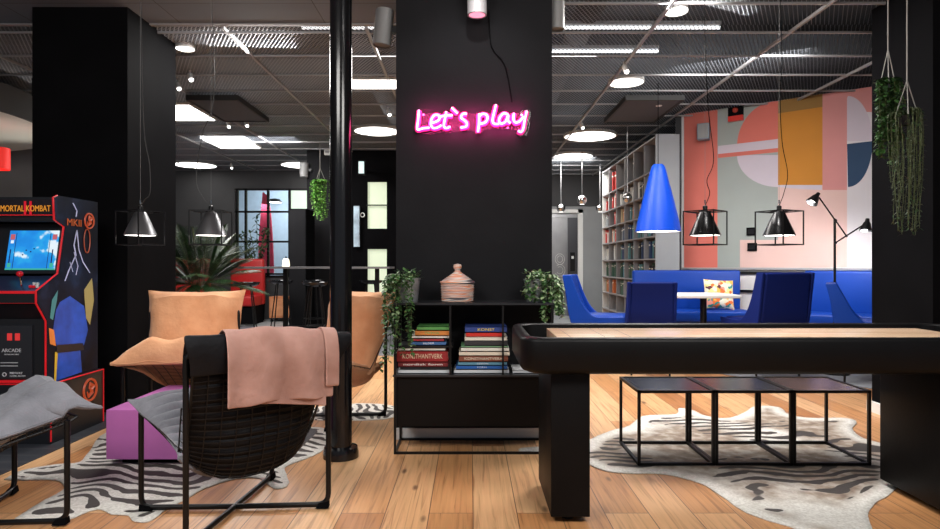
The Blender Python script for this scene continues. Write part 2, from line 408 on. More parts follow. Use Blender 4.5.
for x in (-6.9, -5.67, -4.47, -3.27, -2.07, -0.87): b.box((x-0.012, 5.24, ZC-0.03), (x+0.012, 14, ZC-0.006), M_RAIL)
for x in (0.33, 1.53, 2.73, 3.95, 5.15): b.box((x-0.012, 2.2 if x > 0.5 else 5.2, ZC-0.03), (x+0.012, 14, ZC-0.006), M_RAIL)
struct(b.build('trim_4'))
# plenum ducts
b = MB()
b.box((-6.5, 7.0, 3.45), (6, 7.5, 3.75), M_SLAB); b.cyl((1.1, 5.2, 3.5), (1.1, 13, 3.5), 0.12, M_SLAB)
b.cyl((-1.2, 5.4, 3.5), (-1.2, 13, 3.5), 0.12, M_SLAB)
struct(b.build('trim_5'))
# pillars
b = MB(); b.box((-0.487, 4.13, 0), (0.54, 5.1, ZC+0.6), M_PILLAR); struct(b.build('wall_pillar'))
b = MB(); b.box((-0.487, 4.115, 0), (0.54, 4.13, 0.075), mat('grey_skirting', (0.60, 0.61, 0.62), 0.4)); struct(b.build('baseboard_pillar'))
b = MB(); b.box((-3.40, 4.87, 0), (-2.66, 5.32, ZC+0.2), M_BLACK); b.box((-3.38, 5.32, 0), (-2.675, 5.70, ZC+0.2), M_BLACK); struct(b.build('wall_left_pillar'))
b = MB(); b.box((3.16, 4.28, 0), (4.3, 4.93, ZC), M_BLACK); struct(b.build('wall_right_pillar'))
b = MB(); b.box((3.13, 4.27, 0), (3.16, 4.95, 0.08), M_WHITE); b.box((3.16, 4.93, 0), (4.3, 4.95, 0.08), M_WHITE); struct(b.build('baseboard_right'))
b = MB(); b.box((-2.85, 10.95, 0), (-2.28, 11.5, ZC), M_PILLAR); struct(b.build('wall_bar_pillar'))
# outer shell
b = MB(); b.box((-8.1, -2, -0.1), (-8, 18, 4), M_DGREY); struct(b.build('wall_left'))
b = MB(); b.box((8, -2, -0.1), (8.1, 18, 4), M_DGREY); struct(b.build('wall_right'))
# elevator hall wall, with door opening
EY = 14.0
b = MB()
xr = 2.41; ztop = H+51.5*EY/FPX
b.box((2.52, EY, 0), (5.5, EY+0.15, 2.45), M_GREYW); b.box((1.2, EY, ztop+0.08), (2.52, EY+0.15, 2.45), M_GREYW)
b.box((-0.8, EY, 0), (1.2, EY+0.15, 2.45), M_DGREY); b.box((-0.8, EY-0.02, 2.45), (5.5, EY+0.15, 3.95), M_DGREY)
struct(b.build('wall_back'))
dr = struct(MB().box((1.2, EY+0.10, 0), (2.19, EY+0.14, ztop-0.1), M_STEEL).build('door_1'))
b = MB(); b.box((1.2, EY+0.06, ztop-0.1), (2.41, EY+0.14, ztop), M_STEEL); b.box((2.19, EY+0.05, 0), (2.41, EY+0.14, ztop-0.1), mat('dark_steel', (0.10, 0.10, 0.11), 0.3, 0.8)); b.build('door_surround', dr)
b = MB(); b.box((2.24, EY+0.03, 1.0), (2.35, EY+0.05, 1.42), M_BLKMET); b.box((2.27, EY+0.02, 1.28), (2.32, EY+0.03, 1.34), M_WHITE); b.build('call_panel', dr)
b = MB(); b.box((2.41, EY-0.03, 0), (2.52, EY+0.12, ztop+0.08), M_WHITE); b.box((1.2, EY-0.03, ztop), (2.52, EY+0.12, ztop+0.08), M_WHITE); b.build('door_frame', dr)
b = MB(); pl = []
def ring(c, rx, rz, y, a0=0, a1=2*PI, n=24): return [(c[0]+rx*math.cos(a0+(a1-a0)*k/n), y, c[1]+rz*math.sin(a0+(a1-a0)*k/n)) for k in range(n+1)]
for k in (1, 0.62):
    b.tube(ring((2.02, 1.27), 0.105*k, 0.12*k, EY+0.095), 0.006, M_WHITE, 4)
    b.tube(ring((2.02, 1.02), 0.115*k, 0.13*k, EY+0.095, -2.6, 2.2), 0.006, M_WHITE, 4)
    b.tube(ring((2.02, 0.77), 0.115*k, 0.12*k, EY+0.095, -2.9, 1.3), 0.006, M_WHITE, 4)
b.build('number_outline', dr)
# walls of the bar area (left, far)
b = MB(); LWY = 13.2
b.box((-8, LWY, 0), (-4.95, LWY+0.15, 3.4), M_DGREY); b.box((-4.95, LWY, 2.75), (-3.0, LWY+0.15, 3.95), M_DGREY); b.box((-4.95, LWY, 0), (-3.0, LWY+0.15, 0.9), M_DGREY)
b.box((-8, LWY, 3.4), (-4.95, LWY+0.15, 3.95), M_DGREY); b.box((-3.0, LWY, 0), (-0.8, LWY+0.15, 3.95), M_DGREY)
struct(b.build('wall_left_back'))
win = struct(MB().box((-4.95, LWY-0.02, 0.88), (-3.0, LWY+0.1, 0.92), M_BLKMET).build('window_1'))
b = MB()
for x in (-4.9, -4.72, -4.25, -3.80, -3.36, -3.02): b.box((x-0.022, LWY-0.02, 0.9), (x+0.022, LWY+0.04, 2.75), M_BLKMET)
for z in (0.95, 1.63, 2.26, 2.73): b.box((-4.95, LWY-0.02, z-0.02), (-3.0, LWY+0.04, z+0.02), M_BLKMET)
b.build('window_frame', win)
# room behind the window
b = MB(); b.box((-7.5, 16.5, 0), (-4.75, 16.6, 3.3), mat('pale_blue_wall', (0.42, 0.55, 0.68), 0.8, var=0.05)); b.box((-4.75, 16.45, 0), (-2.0, 16.6, 3.3), mat('pale_green_wall', (0.50, 0.58, 0.46), 0.8, var=0.1, vscale=1)); struct(b.build('wall_far_room'))
area('far_room_light', (-4.4, 15.2, 3.0), 1.8, 60, (0.92, 0.97, 1), (-4.6, 16.6, 1.2))
# right of pole: dark door wall with lit glass
b = MB(); b.box((-2.28, 11.0, 0), (-1.80, 11.12, ZC), M_BLACK); b.box((-1.46, 11.0, 0), (-0.6, 11.12, ZC), M_BLACK); b.box((-1.80, 11.0, 2.60), (-1.46, 11.12, ZC), M_BLACK)
b.box((-1.80, 11.0, 1.42), (-1.46, 11.12, 1.78), M_BLACK); b.box((-1.80, 11.0, 0), (-1.46, 11.12, 0.55), M_BLACK)
struct(b.build('wall_bar_back'))
d2 = struct(MB().box((-1.82, 11.04, 0.55), (-1.44, 11.06, 2.60), mat('frosted_glass', (0.55, 0.62, 0.48), 0.6, emit=(0.62, 0.70, 0.50), es=0.75, bump=4, bstr=0.3)).build('window_2'))
MB().box((-1.82, 10.98, 2.18), (-1.44, 11.0, 2.20), M_BLKMET).build('window_frame', d2)
# mural wall
WA = Vector((2.87, 8.45, 0)); WB = Vector((4.53, 7.06, 0)); WD = (WB-WA).normalized(); WN = Vector((-WD.y, WD.x, 0))
if WN.y > 0: WN = -WN
def onwall(px, py, off=0.0):
    ray = Vector(((px-470)/FPX, 1, -(py-264.5)/FPX)); p0 = WA + WN*off
    t = p0.xy.dot(WN.xy)/Vector((ray.x, ray.y)).dot(WN.xy)
    q = ray*t; return Vector((q.x, q.y, q.z+H))
def wallbox(b, s0, s1, z0, z1, t0, t1, m):
    """box along the mural wall: s metres from its left end, t metres in front of it"""
    vs = []
    for z in (z0, z1):
        for s, t in ((s0, t0), (s1, t0), (s1, t1), (s0, t1)):
            p = WA+WD*s+WN*t; vs.append((p.x, p.y, z))
    return b.add(vs, [(0,1,2,3),(4,7,6,5),(0,4,5,1),(1,5,6,2),(2,6,7,3),(3,7,4,0)], m)
b = MB(); wallbox(b, -0.02, 4.5, 0, ZC, -0.12, 0.0, mat('pale_wall', (0.62, 0.60, 0.60), 0.75, var=0.04)); struct(b.build('wall_mural'))
b = MB(); wallbox(b, -0.09, -0.02, 0, ZC, -0.14, 0.03, M_DGREY); wallbox(b, 0, 4.5, 1.085, 1.11, 0, 0.04, mat('grey_ledge', (0.3, 0.3, 0.31), 0.5)); wallbox(b, 0, 4.5, 1.03, 1.06, 0, 0.03, M_BLKMET); wallbox(b, 0, 4.5, 0.80, 0.83, 0, 0.03, M_BLKMET); struct(b.build('trim_6'))
# painted shapes
def poly_on_wall(b, pts, off, m): b.add([onwall(x, y, off) for x, y in pts], [tuple(range(len(pts)))], m)
def cv(name, r, g, bb): return mat(name, (r, g, bb), 0.8, var=0.05, vscale=2)
CORAL = cv('paint_coral', 0.60, 0.15, 0.115); SAGE = cv('paint_sage', 0.30, 0.33, 0.31); MUST = cv('paint_mustard', 0.50, 0.20, 0.02); LAV = cv('paint_lavender', 0.52, 0.46, 0.52)
NAVY = cv('paint_navy', 0.015, 0.045, 0.10); OLIVE = cv('paint_olive', 0.24, 0.13, 0.03); ROSE = cv('paint_rose', 0.55, 0.23, 0.22); BLUSH = cv('paint_blush', 0.62, 0.42, 0.38); PALE = cv('paint_pale', 0.58, 0.55, 0.57)
b = MB()
def ytop(x): return 115 + (x-683)*(-28/189) - 0.5
def strip(x0, x1, m, y1=267.5, off=0.002, y0=None): poly_on_wall(b, [(x0, ytop(x0) if y0 is None else y0), (x1, ytop(x1) if y0 is None else y0), (x1, y1), (x0, y1)], off, m)
strip(684, 717.5, CORAL); strip(717.5, 778, SAGE); strip(778, 822.5, BLUSH); strip(822.5, 847, ROSE, 190); strip(822.5, 847, BLUSH, 267.5, 0.002, 190); strip(847, 884, PALE)
strip(884, 930, ROSE)
strip(778, 822.5, MUST, 185, 0.003)
poly_on_wall(b, [(778, ytop(778)), (822.5, ytop(822)), (822.5, ytop(822)+13), (778, ytop(778)+13)], 0.004, OLIVE)
strip(822.5, 873, ROSE, 112, 0.003)
def arc(cx, cy, rx, ry, a0, a1, n=20): return [(cx+rx*math.cos(math.radians(a0+(a1-a0)*k/n)), cy-ry*math.sin(math.radians(a0+(a1-a0)*k/n))) for k in range(n+1)]
poly_on_wall(b, [(778, 147)]+arc(778, 147, 41, 46, 90, 180), 0.004, CORAL)
poly_on_wall(b, [(822, 155), (778, 155)]+arc(778, 155, 41, 32, 180, 270)+[(800, 189), (822, 190)], 0.0025, LAV)
poly_on_wall(b, [(718, 146), (778, 139), (778, 148), (718, 154)], 0.005, LAV)
poly_on_wall(b, [(718, 154), (778, 148), (778, 152), (718, 158)], 0.006, CORAL)
poly_on_wall(b, [(847, 144), (872.5, 141)]+arc(848, 142, 24.5, 45, 0, -90), 0.004, NAVY)
poly_on_wall(b, [(847, 98), (847, 141)]+arc(848, 141, 24.5, 45, 0, 90), 0.005, LAV)
strip(740, 790, BLUSH, 267.5, 0.003, 240)
tag(b.build('mural', fixn=False), 'abstract geometric mural in coral, sage, mustard and navy on the slanting wall', 'mural')

# ================================================================== LAMPS IN THE CEILING
def ceil_disc(px, py, w, label, z=ZC-0.012):
    d = FPX*(z-H)/(264.5-py); x = (px-470)*d/FPX; r = w*d/FPX/2
    t = thing('ceiling_light', label, 'ceiling light', (x, d, z), 0, 'round ceiling lights')
    MB().lathe([(r, 0.03), (r*1.05, 0.03), (r*1.05, -0.012), (r, -0.012)], M_WHITE, 28).build('frame', t)
    MB().disc((0, 0, -0.006), r, M_LAMP, 28, -1).build('diffuser', t)
ceil_disc(590, 136, 50, 'round ceiling light right of the pillar, nearest of the two bright ones before the elevator')
ceil_disc(573, 156, 38, 'smaller-looking round ceiling light right above the hanging chrome globes')
ceil_disc(626, 82, 34, 'round light glowing through the mesh ceiling, left of the smoke detector', ZC-0.012)
ceil_disc(676, 11, 22, 'round light at top right, beside the long ceiling rail', ZC-0.012)
ceil_disc(377, 131, 44, 'round ceiling light between the black pole and the central pillar')
ceil_disc(195, 165, 40, 'round ceiling light left in the bar area, beside the left black column')
ceil_disc(232, 178, 38, 'round ceiling light farthest back in the bar, over the grid window')
ceil_disc(302, 165, 40, 'round ceiling light just left of the far bar pillar')
ceil_disc(398, 156, 20, 'small round ceiling light half hidden behind the pillar, left side')
ceil_disc(185, 48, 18, 'dim round light in the mesh ceiling right beside the left black column')
def panel(x0, x1, y0, y1, z, label):
    t = thing('ceiling_panel_light', label, 'ceiling light', ((x0+x1)/2, (y0+y1)/2, z), 0, 'square panel lights')
    a = (x1-x0)/2; c = (y1-y0)/2
    MB().box((-a-0.02, -c-0.02, 0), (a+0.02, c+0.02, 0.03), M_WHITE).build('frame', t)
    MB().box((-a, -c, -0.01), (a, c, 0.0), M_LAMP).build('diffuser', t)
panel(-4.1, -3.48, 7.75, 8.55, ZC-0.03, 'square panel light left of the dark ceiling heater, nearer one')
panel(-4.2, -3.55, 9.84, 10.6, ZC-0.03, 'square panel light behind the dark ceiling heater in the bar')
panel(-1.4, -0.55, 6.7, 7.0, ZC-0.03, 'wide panel light between pole and pillar under mesh ceiling')
def tubelight(x0, x1, y, z, label):
    t = thing('tube_light', label, 'ceiling light', ((x0+x1)/2, y, z), 0, 'long fluorescent tube lights')
    a = (x1-x0)/2
    MB().box((-a, -0.04, 0.02), (a, 0.04, 0.05), M_GREYW).build('housing', t)
    MB().cyl((-a, 0, 0), (a, 0, 0), 0.016, M_TUBE, 8).build('tube', t)
tubelight(-1.57, 2.33, 5.85, 3.36, 'long tube light above the mesh ceiling crossing behind the pillar top')
tubelight(0.85, 1.95, 6.5, 3.36, 'shorter tube light above the mesh right of the pillar')
M_HEAT = mat('heater_black', (0.018, 0.018, 0.018), 0.6)
def heater(x0, x1, y0, y1, label):
    t = thing('ceiling_heater', label, 'ceiling heater', ((x0+x1)/2, (y0+y1)/2, 3.05), 0)
    a = (x1-x0)/2; c = (y1-y0)/2
    MB().box((-a, -c, 0), (a, c, 0.05), mat('heater_grey', (0.07, 0.075, 0.085), 0.7)).build('panel', t)
    q = MB()
    q.box((-a-0.03, -c-0.03, -0.01), (a+0.03, -c, 0.05), M_HEAT); q.box((-a-0.03, c, -0.01), (a+0.03, c+0.03, 0.05), M_HEAT)
    q.box((-a-0.03, -c, -0.01), (-a, c, 0.05), M_HEAT); q.box((a, -c, -0.01), (a+0.03, c, 0.05), M_HEAT); q.build('rim', t)
    for sx in (-1, 1):
        for sy in (-1, 1): MB().cyl((sx*a*0.8, sy*c*0.8, 0.05), (sx*a*0.8, sy*c*0.8, 0.1), 0.006, M_BLKMET, 6).build('hanger', t)
heater(-3.24, -2.70, 7.24, 8.3, 'flat dark ceiling heater panel hanging left over the bar')
heater(1.82, 2.44, 7.24, 8.36, 'flat dark ceiling heater panel right, beyond the smoke detector')
t = thing('smoke_detector', 'white cone shaped smoke detector under the mesh ceiling on the right', 'smoke detector', (2.26, 7.5, ZC-0.02))
MB().lathe([(0.001, 0), (0.065, 0), (0.06, -0.03), (0.035, -0.085), (0.001, -0.09)], M_WHITE, 20).build('body', t)
MB().lathe([(0.07, 0.0), (0.07, 0.02), (0.001, 0.02)], M_WHITE, 20).build('base', t)
def minispot(px, py, label):
    z = ZC-0.1; d = FPX*(z-H)/(264.5-py); x = (px-470)*d/FPX
    t = thing('spotlight', label, 'spotlight', (x, d, z), 0, 'small ceiling spotlights')
    MB().cyl((0, 0, 0.06), (0, 0, 0.10), 0.012, M_WHITE, 8).build('stem', t)
    MB().cyl((0, 0, 0.06), (0.02, -0.02, 0.0), 0.026, M_WHITE, 12).build('body', t)
    MB().ball((0.022, -0.022, -0.004), 0.022, M_LAMP).build('bulb', t)
minispot(228, 127, 'small white ceiling spotlight behind the left ceiling heater, left one')
minispot(246, 126, 'small white ceiling spotlight right behind the left ceiling heater, right one')
minispot(231, 168, 'small white spotlight between the two far round lights in the bar')
minispot(178, 89, 'small white spotlight close to the left black column edge')
minispot(190, 80, 'small white spotlight in front of the nearer square panel light')
minispot(581, 128, 'small white spotlight above the elevator hall, by the ceiling rail')
minispot(624, 72, 'small white spotlight beside the round light in the mesh ceiling')
minispot(388, 115, 'small white spotlight left of the central pillar')

# ================================================================== PILLAR ITEMS
# neon sign
M_NEON = mat('neon_core', (1, 0.6, 0.8), 0.4, emit=(1, 0.42, 0.72), es=4.5)
M_NJACK = mat('neon_halo_jacket', (0.8, 0.05, 0.3), 0.4, emit=(1.0, 0.02, 0.22), es=0.9)  # wider glowing jacket stands in for the magenta halo round the letters
NY = 4.085
def npx(x, y, yy=NY): q = P(400+x/6.48, 95+y/6.48, NY); return (q.x, yy, q.z)
strokes = {
 'letter_l_capital': [[(122, 98), (117, 160), (112, 222), (150, 216), (190, 212)]],
 'letter_e': [[(202, 182), (235, 172), (255, 155), (250, 132), (225, 130), (205, 155), (200, 190), (215, 214), (245, 210), (268, 195)]],
 'letter_t': [[(300, 108), (290, 160), (284, 200), (300, 215), (325, 205)], [(262, 140), (300, 132), (340, 132)]],
 'apostrophe': [[(335, 82), (352, 98), (372, 118)]],
 'letter_s': [[(432, 122), (408, 122), (395, 145), (415, 162), (432, 180), (428, 204), (392, 212)]],
 'letter_p': [[(512, 122), (512, 180), (505, 240)], [(512, 140), (535, 122), (562, 130), (566, 155), (548, 180), (515, 186)]],
 'letter_l': [[(622, 62), (608, 120), (600, 165), (612, 186), (640, 188)]],
 'letter_a': [[(700, 128), (675, 118), (650, 140), (642, 170), (658, 186), (685, 170), (702, 130), (700, 165), (715, 182)]],
 'letter_y': [[(738, 118), (735, 155), (748, 178), (775, 170), (800, 140)], [(822, 105), (808, 165), (800, 215), (785, 240), (765, 232)]],
}
neon = thing('neon_sign', 'glowing pink handwritten neon sign on the black central pillar', 'neon sign', (0, 4.13, 2.1))
def rel(t, pts): return [Vector(p)-t.location for p in pts]
allp = []
for k, ss in strokes.items():
    q = MB(); j = MB()
    for s_ in ss:
        pp = spline([npx(*p) for p in s_], 6); allp += pp
        q.tube(rel(neon, pp), 0.0055, M_NEON, 8)
        j.tube(rel(neon, [(p[0], 4.106, p[2]) for p in pp]), 0.0165, M_NJACK, 8)
    lo = q.build(k, neon); j.build('halo_casing', lo)
q = MB()
bl = [npx(*p, 4.118) for p in [(95, 85), (150, 78), (250, 100), (300, 85), (330, 65), (390, 90), (470, 105), (560, 95), (600, 45), (645, 50), (700, 95), (780, 95), (840, 85), (850, 140), (830, 240), (780, 262), (735, 215), (600, 215), (540, 225), (520, 260), (485, 260), (470, 225), (350, 235), (100, 245), (85, 160)]]
bl = [p for p in spline(bl+[bl[0]], 4)][:-1]
n_ = len(bl); vs = rel(neon, bl)+rel(neon, [(p[0], p[1]+0.004, p[2]) for p in bl])
q.add(vs, [tuple(range(n_)), tuple(range(2*n_-1, n_-1, -1))]+[(i, (i+1) % n_, n_+(i+1) % n_, n_+i) for i in range(n_)], mat('clear_acrylic', (0.05, 0.03, 0.04), 0.05, alpha=0.10))
q.build('backing', neon)['label'] = 'clear acrylic backing'
q = MB()
for x, y in ((150, 120), (400, 110), (560, 110), (790, 120), (300, 225), (700, 205)):
    p = Vector(npx(x, y, 4.118))-neon.location; q.cyl(p, (p.x, 0, p.z), 0.006, M_CHROME, 8)
q.build('standoff', neon)
lp = bpy.data.lights.new('neon_glow', 'AREA'); lp.shape = 'RECTANGLE'; lp.size = 0.7; lp.size_y = 0.14; lp.energy = 9; lp.color = (1, 0.06, 0.32)
lo = bpy.data.objects.new('neon_glow', lp); COL.objects.link(lo); lo.location = (0.01, 4.06, 2.09); lo.rotation_euler = (PI/2, 0, 0)
# the sign's cable
tag(MB().tube(spline([P(489, 10, 4.11), P(490, 36, 4.12), P(493, 50, 4.12), P(505, 66, 4.12), P(512, 102, 4.12)], 8), 0.0035, M_BLACK, 6).build('power_cable'), 'thin black cable running down the pillar to the neon sign', 'cable')
# downlight on pillar
t = thing('wall_downlight', 'small pale cylinder downlight at top centre of the pillar above the neon sign', 'downlight', (0.045, 4.0, 2.74))
MB().lathe([(0.052, 0), (0.062, 0), (0.062, 0.30), (0.001, 0.30)], mat('pale_metal', (0.55, 0.53, 0.55), 0.4, 0.2), 28).build('housing', t)
MB().disc((0, 0, 0.004), 0.055, mat('pink_glow', (1, 0.5, 0.6), 0.5, emit=(1, 0.35, 0.5), es=1.2), 28, -1).build('lens', t)
MB().box((-0.03, 0.05, 0.1), (0.03, 0.13, 0.2), M_BLKMET).build('bracket', t)
def cylspk(loc, tilt, r, h, label, side):
    t = thing('loudspeaker', label, 'speaker', loc, 0, 'cylinder speakers beside the central pillar')
    t.rotation_euler[1] = tilt
    MB().lathe([(0.001, 0.012), (r*0.86, 0.012), (r*0.9, 0), (r, 0.004), (r, h), (r*0.9, h+0.006), (0.001, h+0.006)], mat('grey_plastic', (0.22, 0.22, 0.22), 0.5), 28).build('housing', t)
    MB().box((min(0, side*(r+0.04)), -0.02, h*0.4), (max(0, side*(r+0.04)), 0.02, h*0.6), M_BLKMET).build('bracket', t)
cylspk((-0.60, 4.25, 2.63), math.radians(6), 0.062, 0.24, 'grey cylinder loudspeaker hanging at the left side of the central pillar', 1)
cylspk((0.585, 4.22, 2.73), math.radians(0), 0.05, 0.36, 'grey cylinder loudspeaker at the right side of the central pillar, cut by the frame top', -1)
# black pole
t = thing('support_pole', 'glossy round black pole from floor to ceiling before the bar', 'pole', (-0.772, 3.75, 0))
MB().lathe([(0.065, 0), (0.065, ZC)], M_GLOSSB, 40).build('shaft', t)
MB().lathe([(0.065, 0.07), (0.098, 0.062), (0.105, 0.03), (0.105, 0.0)], M_GLOSSB, 40).build('base_collar', t)
MB().lathe([(0.065, ZC-0.06), (0.09, ZC-0.05), (0.09, ZC)], M_GLOSSB, 32).build('top_collar', t)

# ================================================================== SHELF UNIT
SX0, SX1, SY0, SY1 = -0.455, 0.50, 3.805, 4.105
t = thing('shelf_unit', 'low black metal shelf unit against the central pillar, holding books and plants', 'shelf', (SX0, SY0, 0))
w_, dd = SX1-SX0, SY1-SY0; e = 0.007
q = MB()
for x in (0, w_):
    for y in (0, dd): q.box((x-e, y-e, 0), (x+e, y+e, 0.91), M_BLKMET)
for z in (e, ):
    for y in (0, dd): q.box((0, y-e, z-e), (w_, y+e, z+e), M_BLKMET)
    for x in (0, w_): q.box((x-e, 0, z-e), (x+e, dd, z+e), M_BLKMET)
q.build('frame', t)
for z in (0.477, 0.913): MB().box((-0.012, -0.012, z-0.008), (w_+0.012, dd+0.008, z+0.004), mat('dark_shelf', (0.016, 0.017, 0.020), 0.35)).build('shelf_board', t)
q = MB()
for x in (0.335, 0.655): q.box((x-0.006, -0.002, 0.481), (x+0.006, 0.012, 0.905), M_BLKMET)
q.build('divider_rod', t)
MB().box((0.012, 0.012, 0.165), (w_-0.012, dd-0.005, 0.468), mat('brown_black', (0.005, 0.0038, 0.0035), 0.5, spec=0.15)).build('drawer_box', t)
ZS = 0.481; ZT = 0.917
# basket
M_BSK = bpy.data.materials.new('coiled_basket'); M_BSK.use_nodes = True; nt = M_BSK.node_tree; bb = nt.nodes['Principled BSDF']
tc = N(nt, 'ShaderNodeTexCoord'); mp = N(nt, 'ShaderNodeMapping'); mp.inputs['Scale'].default_value = (2.2, 2.2, 38); nt.links.new(tc.outputs['Object'], mp.inputs[0])
nn = N(nt, 'ShaderNodeTexNoise'); nn.inputs['Scale'].default_value = 1.5; nn.inputs['Detail'].default_value = 1; nt.links.new(mp.outputs[0], nn.inputs[0])
nt.links.new(ramp(nt, nn.outputs['Fac'], [(0, (0.05, 0.04, 0.05)), (0.36, (0.12, 0.10, 0.11)), (0.43, (0.75, 0.68, 0.62)), (0.50, (0.7, 0.22, 0.08)), (0.56, (0.68, 0.62, 0.58)), (0.62, (0.55, 0.30, 0.25)), (0.70, (0.65, 0.62, 0.62))]), bb.inputs['Base Color']); bb.inputs['Roughness'].default_value = 0.7
t = thing('lidded_basket', 'striped coil basket with cone lid and round knob, on the shelf top', 'basket', ((457.5-470)*3.96/FPX, 3.96, ZT))
prof = [(0.001, 0)]
for i in range(11):
    z = i*0.0105; prof += [(0.098+0.0005*i, z+0.002), (0.103+0.0005*i, z+0.005), (0.098+0.0005*i, z+0.0095)]
MB().lathe(prof, M_BSK, 36).build('bowl', t)
prof = [(0.108, 0.116), (0.112, 0.121), (0.108, 0.127)]
for i in range(9):
    r = 0.100-0.0092*i; z = 0.128+0.0065*i; prof += [(r, z), (r-0.002, z+0.006)]
prof += [(0.018, 0.188), (0.017, 0.202), (0.024, 0.208), (0.027, 0.222), (0.022, 0.234), (0.001, 0.238)]
MB().lathe(prof, M_BSK, 36).build('lid', t)

# books
M_PAGE = mat('paper', (0.72, 0.68, 0.60), 0.8, bump=200, bstr=0.2)
def book(px0, px1, y0, y1, col, label, y_off=0.0, title=None, tcol=(0.85, 0.8, 0.7), rot=0, depth=0.21, zb=None, grp='books stacked on the middle shelf', pagey=False):
    d = 3.845+y_off
    X0 = (px0-470)*d/FPX; X1 = (px1-470)*d/FPX
    hgt = (y1-y0)*d/FPX-0.0006; w = X1-X0
    t = thing('book', label, 'book', ((X0+X1)/2, d, zb), rot, grp)
    m = mat('cover_%d_%d_%d' % tuple(int(c*100) for c in col), col, 0.4)
    q = MB(); c = min(0.003, hgt*0.25)
    q.box((-w/2, 0, 0), (w/2, depth, c), m); q.box((-w/2, 0, hgt-c), (w/2, depth, hgt), m)
    if not pagey: q.box((-w/2, 0, 0), (w/2, 0.004, hgt), m)
    q.build('cover', t)
    MB().box((-w/2+0.004, 0.0041 if not pagey else 0.002, c), (w/2-0.004, depth-0.004, hgt-c), M_PAGE).build('pages', t)
    if title:
        X = Matrix.Translation((0, -0.0012, hgt/2)) @ Matrix.Rotation(PI/2, 4, 'X')
        q = MB(); q.text(title, hgt*0.62, mat('foil_%d' % int(tcol[2]*100), tcol, 0.4), X, 0.0008)
        xs = [v.x for v in q.v]; ww = max(xs)-min(xs); k = min(w*0.78/ww, 1.5 if len(title) < 8 else 3.2)
        for v in q.v: v.x *= k
        q.build('title', t)
    return zb+hgt+0.0006
z = ZS+0.001
z = book(398, 451, 373, 377, (0.62, 0.64, 0.66), 'white thin book lowest in the left stack', 0, None, zb=z)
z = book(400, 449, 370.5, 373, (0.02, 0.02, 0.025), 'black thin book second from bottom in left stack', 0.004, None, zb=z)
z = book(398, 448, 365.5, 370.5, (0.19, 0.02, 0.025), 'maroon book with small white line of text, under the thick red one in left stack', 0, 'nordisk form', (0.9, 0.85, 0.82), zb=z)
z = book(397, 448, 354.5, 365.5, (0.30, 0.018, 0.022), 'thick dark red book titled KONSTHANTVERK in left stack', 0, 'KONSTHANTVERK', (0.75, 0.60, 0.42), zb=z)
z = book(398, 446, 351.5, 354.5, (0.03, 0.03, 0.035), 'black book with pale edge resting on the thick red book', 0.006, None, zb=z, pagey=True)
z = book(399, 453, 349, 351.5, (0.012, 0.012, 0.014), 'wide black book in the middle of left stack', 0.0, None, zb=z)
z = book(411, 446, 345, 349, (0.05, 0.14, 0.34), 'blue book in the upper half of left stack', 0.004, 'BILDER', (0.75, 0.8, 0.9), zb=z)
z = book(410, 444, 342, 345, (0.34, 0.03, 0.04), 'thin wine red book above the blue one in left stack', 0, None, zb=z)
z = book(411, 449, 339.3, 342, (0.75, 0.72, 0.68), 'white thin book in the upper left stack', 0.002, None, zb=z)
z = book(415, 449, 334, 339.3, (0.62, 0.22, 0.05), 'orange book second from top of left stack', 0, 'TRYCK', (0.15, 0.4, 0.12), zb=z)
z = book(417, 449, 330, 334, (0.10, 0.30, 0.08), 'green book on top of the left stack', 0.003, None, (0.8, 0.4, 0.1), zb=z)
z = ZS+0.001
z = book(454, 509, 373, 377, (0.66, 0.68, 0.70), 'white thin book lowest in the right stack', 0, None, zb=z)
z = book(456, 507.5, 369, 373, (0.02, 0.12, 0.42), 'bright blue book second from bottom in right stack', 0.003, 'FORM', (0.7, 0.75, 0.85), zb=z)
z = book(458, 507, 365.3, 369, (0.10, 0.26, 0.36), 'teal book third from bottom in right stack', 0, 'DESIGN', (0.7, 0.8, 0.85), zb=z)
z = book(459, 508, 359.3, 365.3, (0.20, 0.06, 0.035), 'brown book titled KONSTHANTVERK in right stack', 0, 'KONSTHANTVERK', (0.80, 0.70, 0.55), zb=z)
z = book(459, 509.6, 355, 359.3, (0.70, 0.62, 0.50), 'cream book on the brown one in right stack', 0, None, zb=z)
z = book(461, 509, 351, 355, (0.74, 0.73, 0.66), 'off white book in the middle of right stack', 0.003, None, zb=z)
z = book(461, 508, 349.3, 351, (0.20, 0.42, 0.22), 'very thin green book in right stack', 0.0, None, zb=z)
z = book(464.5, 507.6, 344, 349.3, (0.035, 0.035, 0.04), 'black book in the upper right stack', 0.0, None, zb=z)
z = book(464.5, 507.6, 340.5, 344, (0.75, 0.70, 0.58), 'cream thin book under the red one in right stack', 0.002, None, zb=z, pagey=True)
z = book(466, 504, 336, 340.5, (0.60, 0.03, 0.02), 'bright red book second from top of right stack', 0, None, zb=z)
z = book(465, 507, 330.3, 336, (0.03, 0.06, 0.24), 'dark blue book with yellow title on top of right stack', 0, 'KONST', (0.85, 0.65, 0.1), zb=z)
book(513, 545, 373.5, 377, (0.70, 0.72, 0.74), 'white thin book lying alone right of the stacks, beside the game table', 0, None, zb=ZS+0.001)

